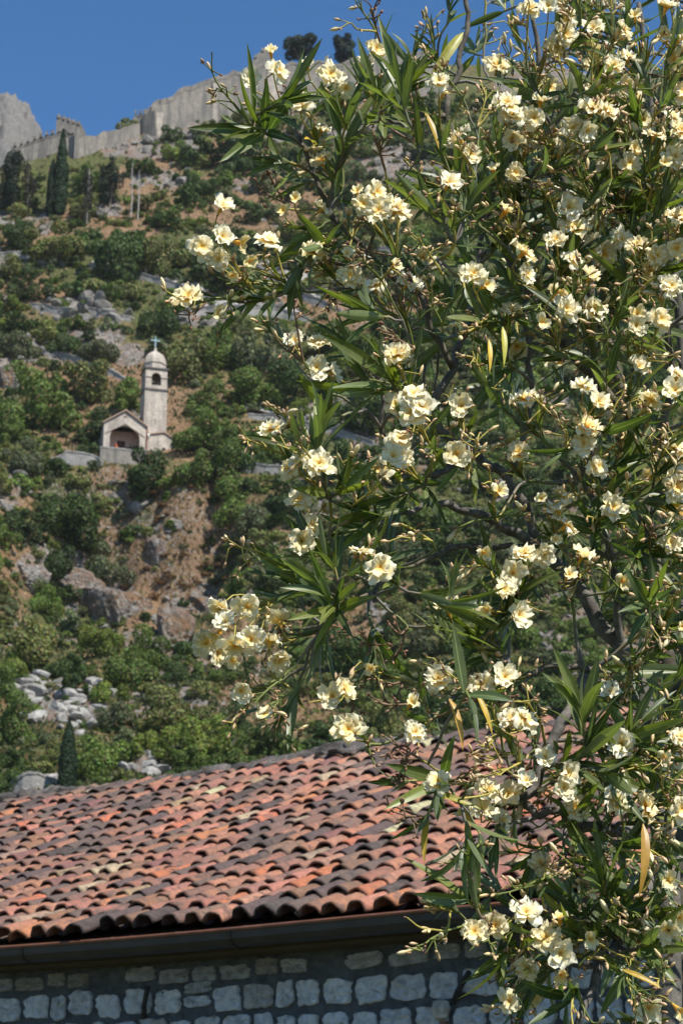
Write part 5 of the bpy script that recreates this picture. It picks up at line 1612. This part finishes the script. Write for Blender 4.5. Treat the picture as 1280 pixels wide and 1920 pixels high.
for c, mx, my, pc in order_c:
    ow = outward(pc)
    dz = -1.0 if DROOP(mx, my) else 1.0
    d1 = norm(np.array([ow[0] * 1.0, ow[1], ow[2] * .8 if dz > 0 else -.5]) + ro.normal(size=3) * .15)
    back = .045 + .012 * len(c)
    tip = pc - d1 * back + np.array([0, .035, 0])
    openz = (740 < mx < 1130 and 850 < my < 1400)
    nleaf = int(ro.integers(1, 3)) if openz or mx < 640 else (int(ro.integers(1, 4)) if mx < 1000 else int(ro.integers(2, 5)))
    pts = shoot(tip, d1, nleaf, size=ro.uniform(.85, 1.08), start=.012)
    m = MB(); m.n = 0
    m.tube(np.array([tip, tip + d1 * .02]), .002, 5, GREEN, cap=False)
    for fx, fy in c:
        dpt = DEP(mx, my) + ro.normal() * .022 - (.02 if len(c) > 1 else .0)
        p = P(fx, fy, dpt)
        v = norm(p - pc + np.array([0, 0, .012])) if len(c) > 1 else d1
        hang = DROOP(fx, fy) and ro.random() < .55
        fc = norm(TOCAM * ro.uniform(.35, 1.1) + v * ro.uniform(.3, .8) + np.array([0.25, 0, .35 if not hang else -.9]) + ro.normal(size=3) * .33)
        kd = int(ro.integers(0, 15)) if ro.random() < .82 else int(ro.integers(15, 18))
        rx = norm(np.cross(fc, [.2, .3, .9] + ro.normal(size=3) * .5)); ry = np.cross(fc, rx)
        M = np.eye(4); s = ro.uniform(.68, .96); M[:3, 0] = rx * s; M[:3, 1] = ry * s; M[:3, 2] = fc * s; M[:3, 3] = p
        flowers.append((kd, M))
        b = p - fc * .022 * s
        a0 = tip + d1 * ro.uniform(0, .02)
        m.tube(spline(a0, norm(d1 + (b - a0) * 6), b, fc, 7), np.linspace(.0017, .0013, 7), 5, YG * ro.uniform(.7, 1.1), cap=False)
    spray(tip + d1 * .01, norm(d1 + ro.normal(size=3) * .4), int(ro.integers(7, 15)), .055, .3, m)
    for _ in range(2 if mx > 800 else 1): spray(tip, norm(d1 + ro.normal(size=3) * .8), int(ro.integers(5, 11)), .055, .4, m, ro.random() < .2)
    m.build('flower_stalk', M_STEM, ole, True)
for bx, by in sorted(BUDC, key=lambda b: np.linalg.norm(P(b[0], b[1], 3.3) - CEN)):
    pc = P(bx, by, DEP(bx, by) + ro.normal() * .04)
    ow = outward(pc); d1 = norm(ow + ro.normal(size=3) * .25)
    if DROOP(bx, by): d1 = norm(np.array([d1[0], d1[1], -.6]))
    tip = pc - d1 * .035
    shoot(tip, d1, int(ro.integers(2, 5)) if (bx > 1060) else int(ro.integers(0, 2)), r1=.0017, start=.02)
    m = MB(); dry = (bx < 800 and ro.random() < .35)
    spray(tip, d1, int(ro.integers(8, 16)), .06, .45, m, dry); spray(tip, norm(d1 + ro.normal(size=3) * .7), int(ro.integers(5, 10)), .05, .5, m, dry)
    m.build('bud_stalk', M_STEM, ole, True)
# --- leafy shoots: (tip x, y, direction in the picture dx, dy, whorls, size)
LS = [(545,165,-.1,-1,7,1.05),(470,240,-1,-.35,4,1.1),(600,180,.5,-1,5,1.0),(560,330,-.4,-.8,5,1),(520,300,-1,-.2,3,.9),(640,300,.5,-.8,4,1),(590,430,-.5,.6,4,1),(560,500,-.1,1,3,1.15),(640,430,.3,.9,4,1),(600,460,-.6,.5,4,1),
 (703,585,.05,-1,7,1.1),(640,640,-.7,-.3,4,1),(720,690,0,-1,6,1.1),(690,720,-.3,-1,5,1.1),(620,770,.3,-1,3,1.1),(560,840,-.8,-.2,5,1.1),(600,800,-.2,-.8,4,1),(640,900,-.3,-.8,5,1.1),(660,960,-.4,-.5,6,1.1),(620,1000,-.8,-.1,5,1.1),
 (590,1040,-.9,.1,5,1.1),(560,1090,-.9,-.5,5,1.1),(600,1100,-.7,-.7,5,1),(700,940,.2,-1,5,1.1),(690,1050,0,-1,4,1.1),(700,1200,.05,1,2,1.2),(600,1210,-.2,1,2,1.1),(740,130,0,-.8,6,1),(690,170,-.8,-.2,4,1),(760,160,.6,-.7,5,1),(640,215,-.3,-.6,4,1.1),
 (860,330,-.2,-1,7,1.15),(880,380,.1,-1,7,1.15),(800,390,-.9,-.2,5,1.2),(930,340,.5,-1,6,1.15),(920,600,0,1,3,1.2),(960,590,.3,.8,3,1.1),(870,540,-.3,.8,3,1),(845,1120,-.05,-1,7,1.05),(820,1170,-.8,-.2,5,1.05),(900,1190,.8,-.3,5,1.1),(850,1210,.2,-.6,5,1),
 (930,1180,.8,-.4,3,1.1),(880,1310,0,1,2,1.1),(970,1100,.3,-.8,4,1),(820,1480,.2,.8,3,1),(870,1590,-.6,.8,3,1.1),(930,1560,.6,.7,3,1.1),(1000,1620,.8,.3,4,1),(880,1690,-.7,.7,5,1.2),(920,1680,-.4,.8,5,1.1),(950,1790,-.5,.8,5,1.2),(1010,1840,-.4,.8,5,1.2),
 (1060,1880,-.2,.8,6,1.2),(1100,1400,.1,-1,6,1.15),(1090,1330,-.2,-1,5,1.15),(1060,1450,-.8,-.3,5,1.1),(1150,1380,.5,-1,6,1.1),(1200,1350,.5,-.8,6,1.1),(1130,1650,.1,-1,6,1.1),(1180,1680,.5,-.5,6,1.1),(1080,1700,-.7,.2,5,1.1),(1230,1760,.7,-.2,5,1.1),(1190,1250,0,-1,7,1.1),(1230,1200,.1,-1,7,1.1),(1140,1470,-.4,.6,5,1.1),(1230,1500,.3,.6,5,1.1)]
for x, y, dx, dy, k, sz in LS:
    d1 = norm(np.array([dx, -.12 + ro.normal() * .2, -dy]) )
    dp = DEP(x, y) + ro.normal() * .05 + (.06 if x > 800 else .02)
    shoot(P(x, y, dp), d1, k, size=sz)
# --- filling shoots, densest on the right
OUTL_Y = [-80, 0, 100, 200, 300, 400, 500, 600, 700, 800, 900, 1000, 1100, 1200, 1300, 1400, 1500, 1600, 1700, 1800, 1960]
OUTL_X = [820, 740, 720, 780, 800, 780, 740, 720, 720, 700, 720, 860, 920, 1000, 1050, 1060, 1060, 1020, 990, 1000, 1020]
def dens(x, y):
    l = np.interp(y, OUTL_Y, OUTL_X)
    if x < l: return 0
    d = min(1, (x - l) / 160 + .2)
    if 740 < x < 1090 and 850 < y < 1360: d *= .04 + .2 * (x > 990 and y < 980)
    if 900 < x < 1130 and 1060 < y < 1430: d *= .10
    if y < 160 and x > 960: d *= .8
    return d
nf = 0; tr = 0
while nf < 230 and tr < 5000:
    tr += 1
    x, y = ro.uniform(700, 1420), ro.uniform(-60, 1990)
    if ro.random() > dens(x, y): continue
    nf += 1
    dp = ro.uniform(3.3, 4.1)
    p = P(x, y, dp); d1 = norm(outward(p) * .9 + ro.normal(size=3) * .35 + np.array([0, 0, .25]))
    pts = shoot(p, d1, int(ro.integers(3, 6)), size=ro.uniform(.8, 1.1))
    if ro.random() < .8:
        m = MB(); spray(p, d1, int(ro.integers(7, 15)), .065, .4, m); spray(p, norm(d1 + ro.normal(size=3) * .6), int(ro.integers(3, 9)), .05, .4, m); m.build('bud_stalk', M_STEM, ole, True)
    if ro.random() < .42 and dp < 3.9:
        fc = norm(TOCAM * .8 + d1 * .5 + ro.normal(size=3) * .5); rx = norm(np.cross(fc, [.2, .3, .9])); M = np.eye(4)
        M[:3, 0] = rx; M[:3, 1] = np.cross(fc, rx); M[:3, 2] = fc; M[:3, 3] = p + d1 * .045; flowers.append((int(ro.integers(0, 15)), M))
# hanging yellow leaves
for x, y, dp, v, s, dx in ((916,636,3.12,0,.48,.0),(842,1310,3.12,1,.66,.25),(893,1300,3.12,0,.55,.35),(1165,1818,3.12,0,.5,.7),(812,1488,3.15,2,.6,1.0),(1205,1545,3.2,1,.9,-.1),(942,612,3.2,2,.6,0),(868,60,3.3,2,1,-.6),(795,205,3.3,0,.7,.3)):
    y_ = norm(np.array([dx, -.15, -1.0 if dx < .5 else -.35])); place(yleaves, v, P(x, y, dp), y_, norm(np.array([.3, -1, .2])), s)

# --- which ones show largest: a coarse depth buffer over leaves, buds and flowers
def visible(lists):
    Wb, Hb = 427, 640
    zb = np.full(Wb * Hb, 9e9); ib = np.full(Wb * Hb, -1)
    P_, I_ = [], []
    n = 0
    for lst, VV in lists:
        for v, M in lst:
            V = VV[v][1]
            w = V @ M[:3, :3].T + M[:3, 3]
            w = np.concatenate([w, (w[:-1] + w[1:]) / 2])
            P_.append(w); I_.append(np.full(len(w), n)); n += 1
    P_ = np.concatenate(P_); I_ = np.concatenate(I_)
    px, py, dep = proj(P_)
    xi = (px / 3).astype(int); yi = (py / 3).astype(int)
    ok = (xi >= 0) & (xi < Wb) & (yi >= 0) & (yi < Hb)
    idx = yi[ok] * Wb + xi[ok]; dz = dep[ok]; ids = I_[ok]
    o = np.argsort(-dz)
    ib[idx[o]] = ids[o]
    return np.bincount(ib[ib >= 0], minlength=n)
cnt_v = visible([(leaves, LFV), (flowers, FLV), (buds, BDV)])
nL, nF = len(leaves), len(flowers)
def emit(name, bulk, lst, VV, score, mat, limit=300):
    o = np.argsort(-score, kind='stable')
    Wo = np.eye(4); Wo[:3, 3] = -OLE0
    for i in o[:limit]:
        if score[i] < 1: break
        v, M = lst[i]; obj(name, VV[v][0], ole, Wo @ M)
    rest = [i for k, i in enumerate(o) if k >= limit or score[i] < 1]
    if bulk and rest:
        Vs, Qs, Ts, Ms, n0 = [], [], [], [], 0
        for i in rest:
            v, M = lst[i]; V, Q, c, md = VV[v][1:5]
            Vs.append(V @ M[:3, :3].T + M[:3, 3] - OLE0); Qs.append(Q + n0); n0 += len(V); Ts.append(c * ro.uniform(.75, 1.25)); 
            if md is not None: Ms.append(md)
        at = {'tint': np.concatenate(Ts)}
        if Ms: at['mid'] = np.concatenate(Ms)
        obj(bulk, mk_mesh(bulk, np.concatenate(Vs), np.concatenate(Qs), at, True, [mat]), ole, kind='stuff')
emit('leaf', 'foliage', leaves, LFV, cnt_v[:nL], M_LEAF)
emit('flower', 'blossom', flowers, FLV, cnt_v[nL:nL + nF], M_PETAL)
emit('bud', 'bud_clusters', buds, BDV, cnt_v[nL + nF:], M_BUD)
emit('yellowed_leaf', None, yleaves, YLV, np.ones(len(yleaves)) * 5, M_LEAF)
print('leaves', nL, 'flowers', nF, 'buds', len(buds), 'clusters', len(clus))

# ------------------------------------------------------------------ thin summer haze
hz = MB(); hz.box((-900, -70, -5.2), (1800, 0, 0), (0, 860, 0), (0, 0, 420))
tm = NT('haze'); pv = tm.n('ShaderNodeVolumePrincipled'); pv.inputs['Color'].default_value = (0.96, 0.97, 1.0, 1); pv.inputs['Density'].default_value = 0.00006
pv.inputs['Anisotropy'].default_value = 0.2
tm.l(pv.outputs[0], tm.out.inputs['Volume'])
hz.build('haze', tm.m, kind='stuff', label='thin pale haze in front of the far hillside')
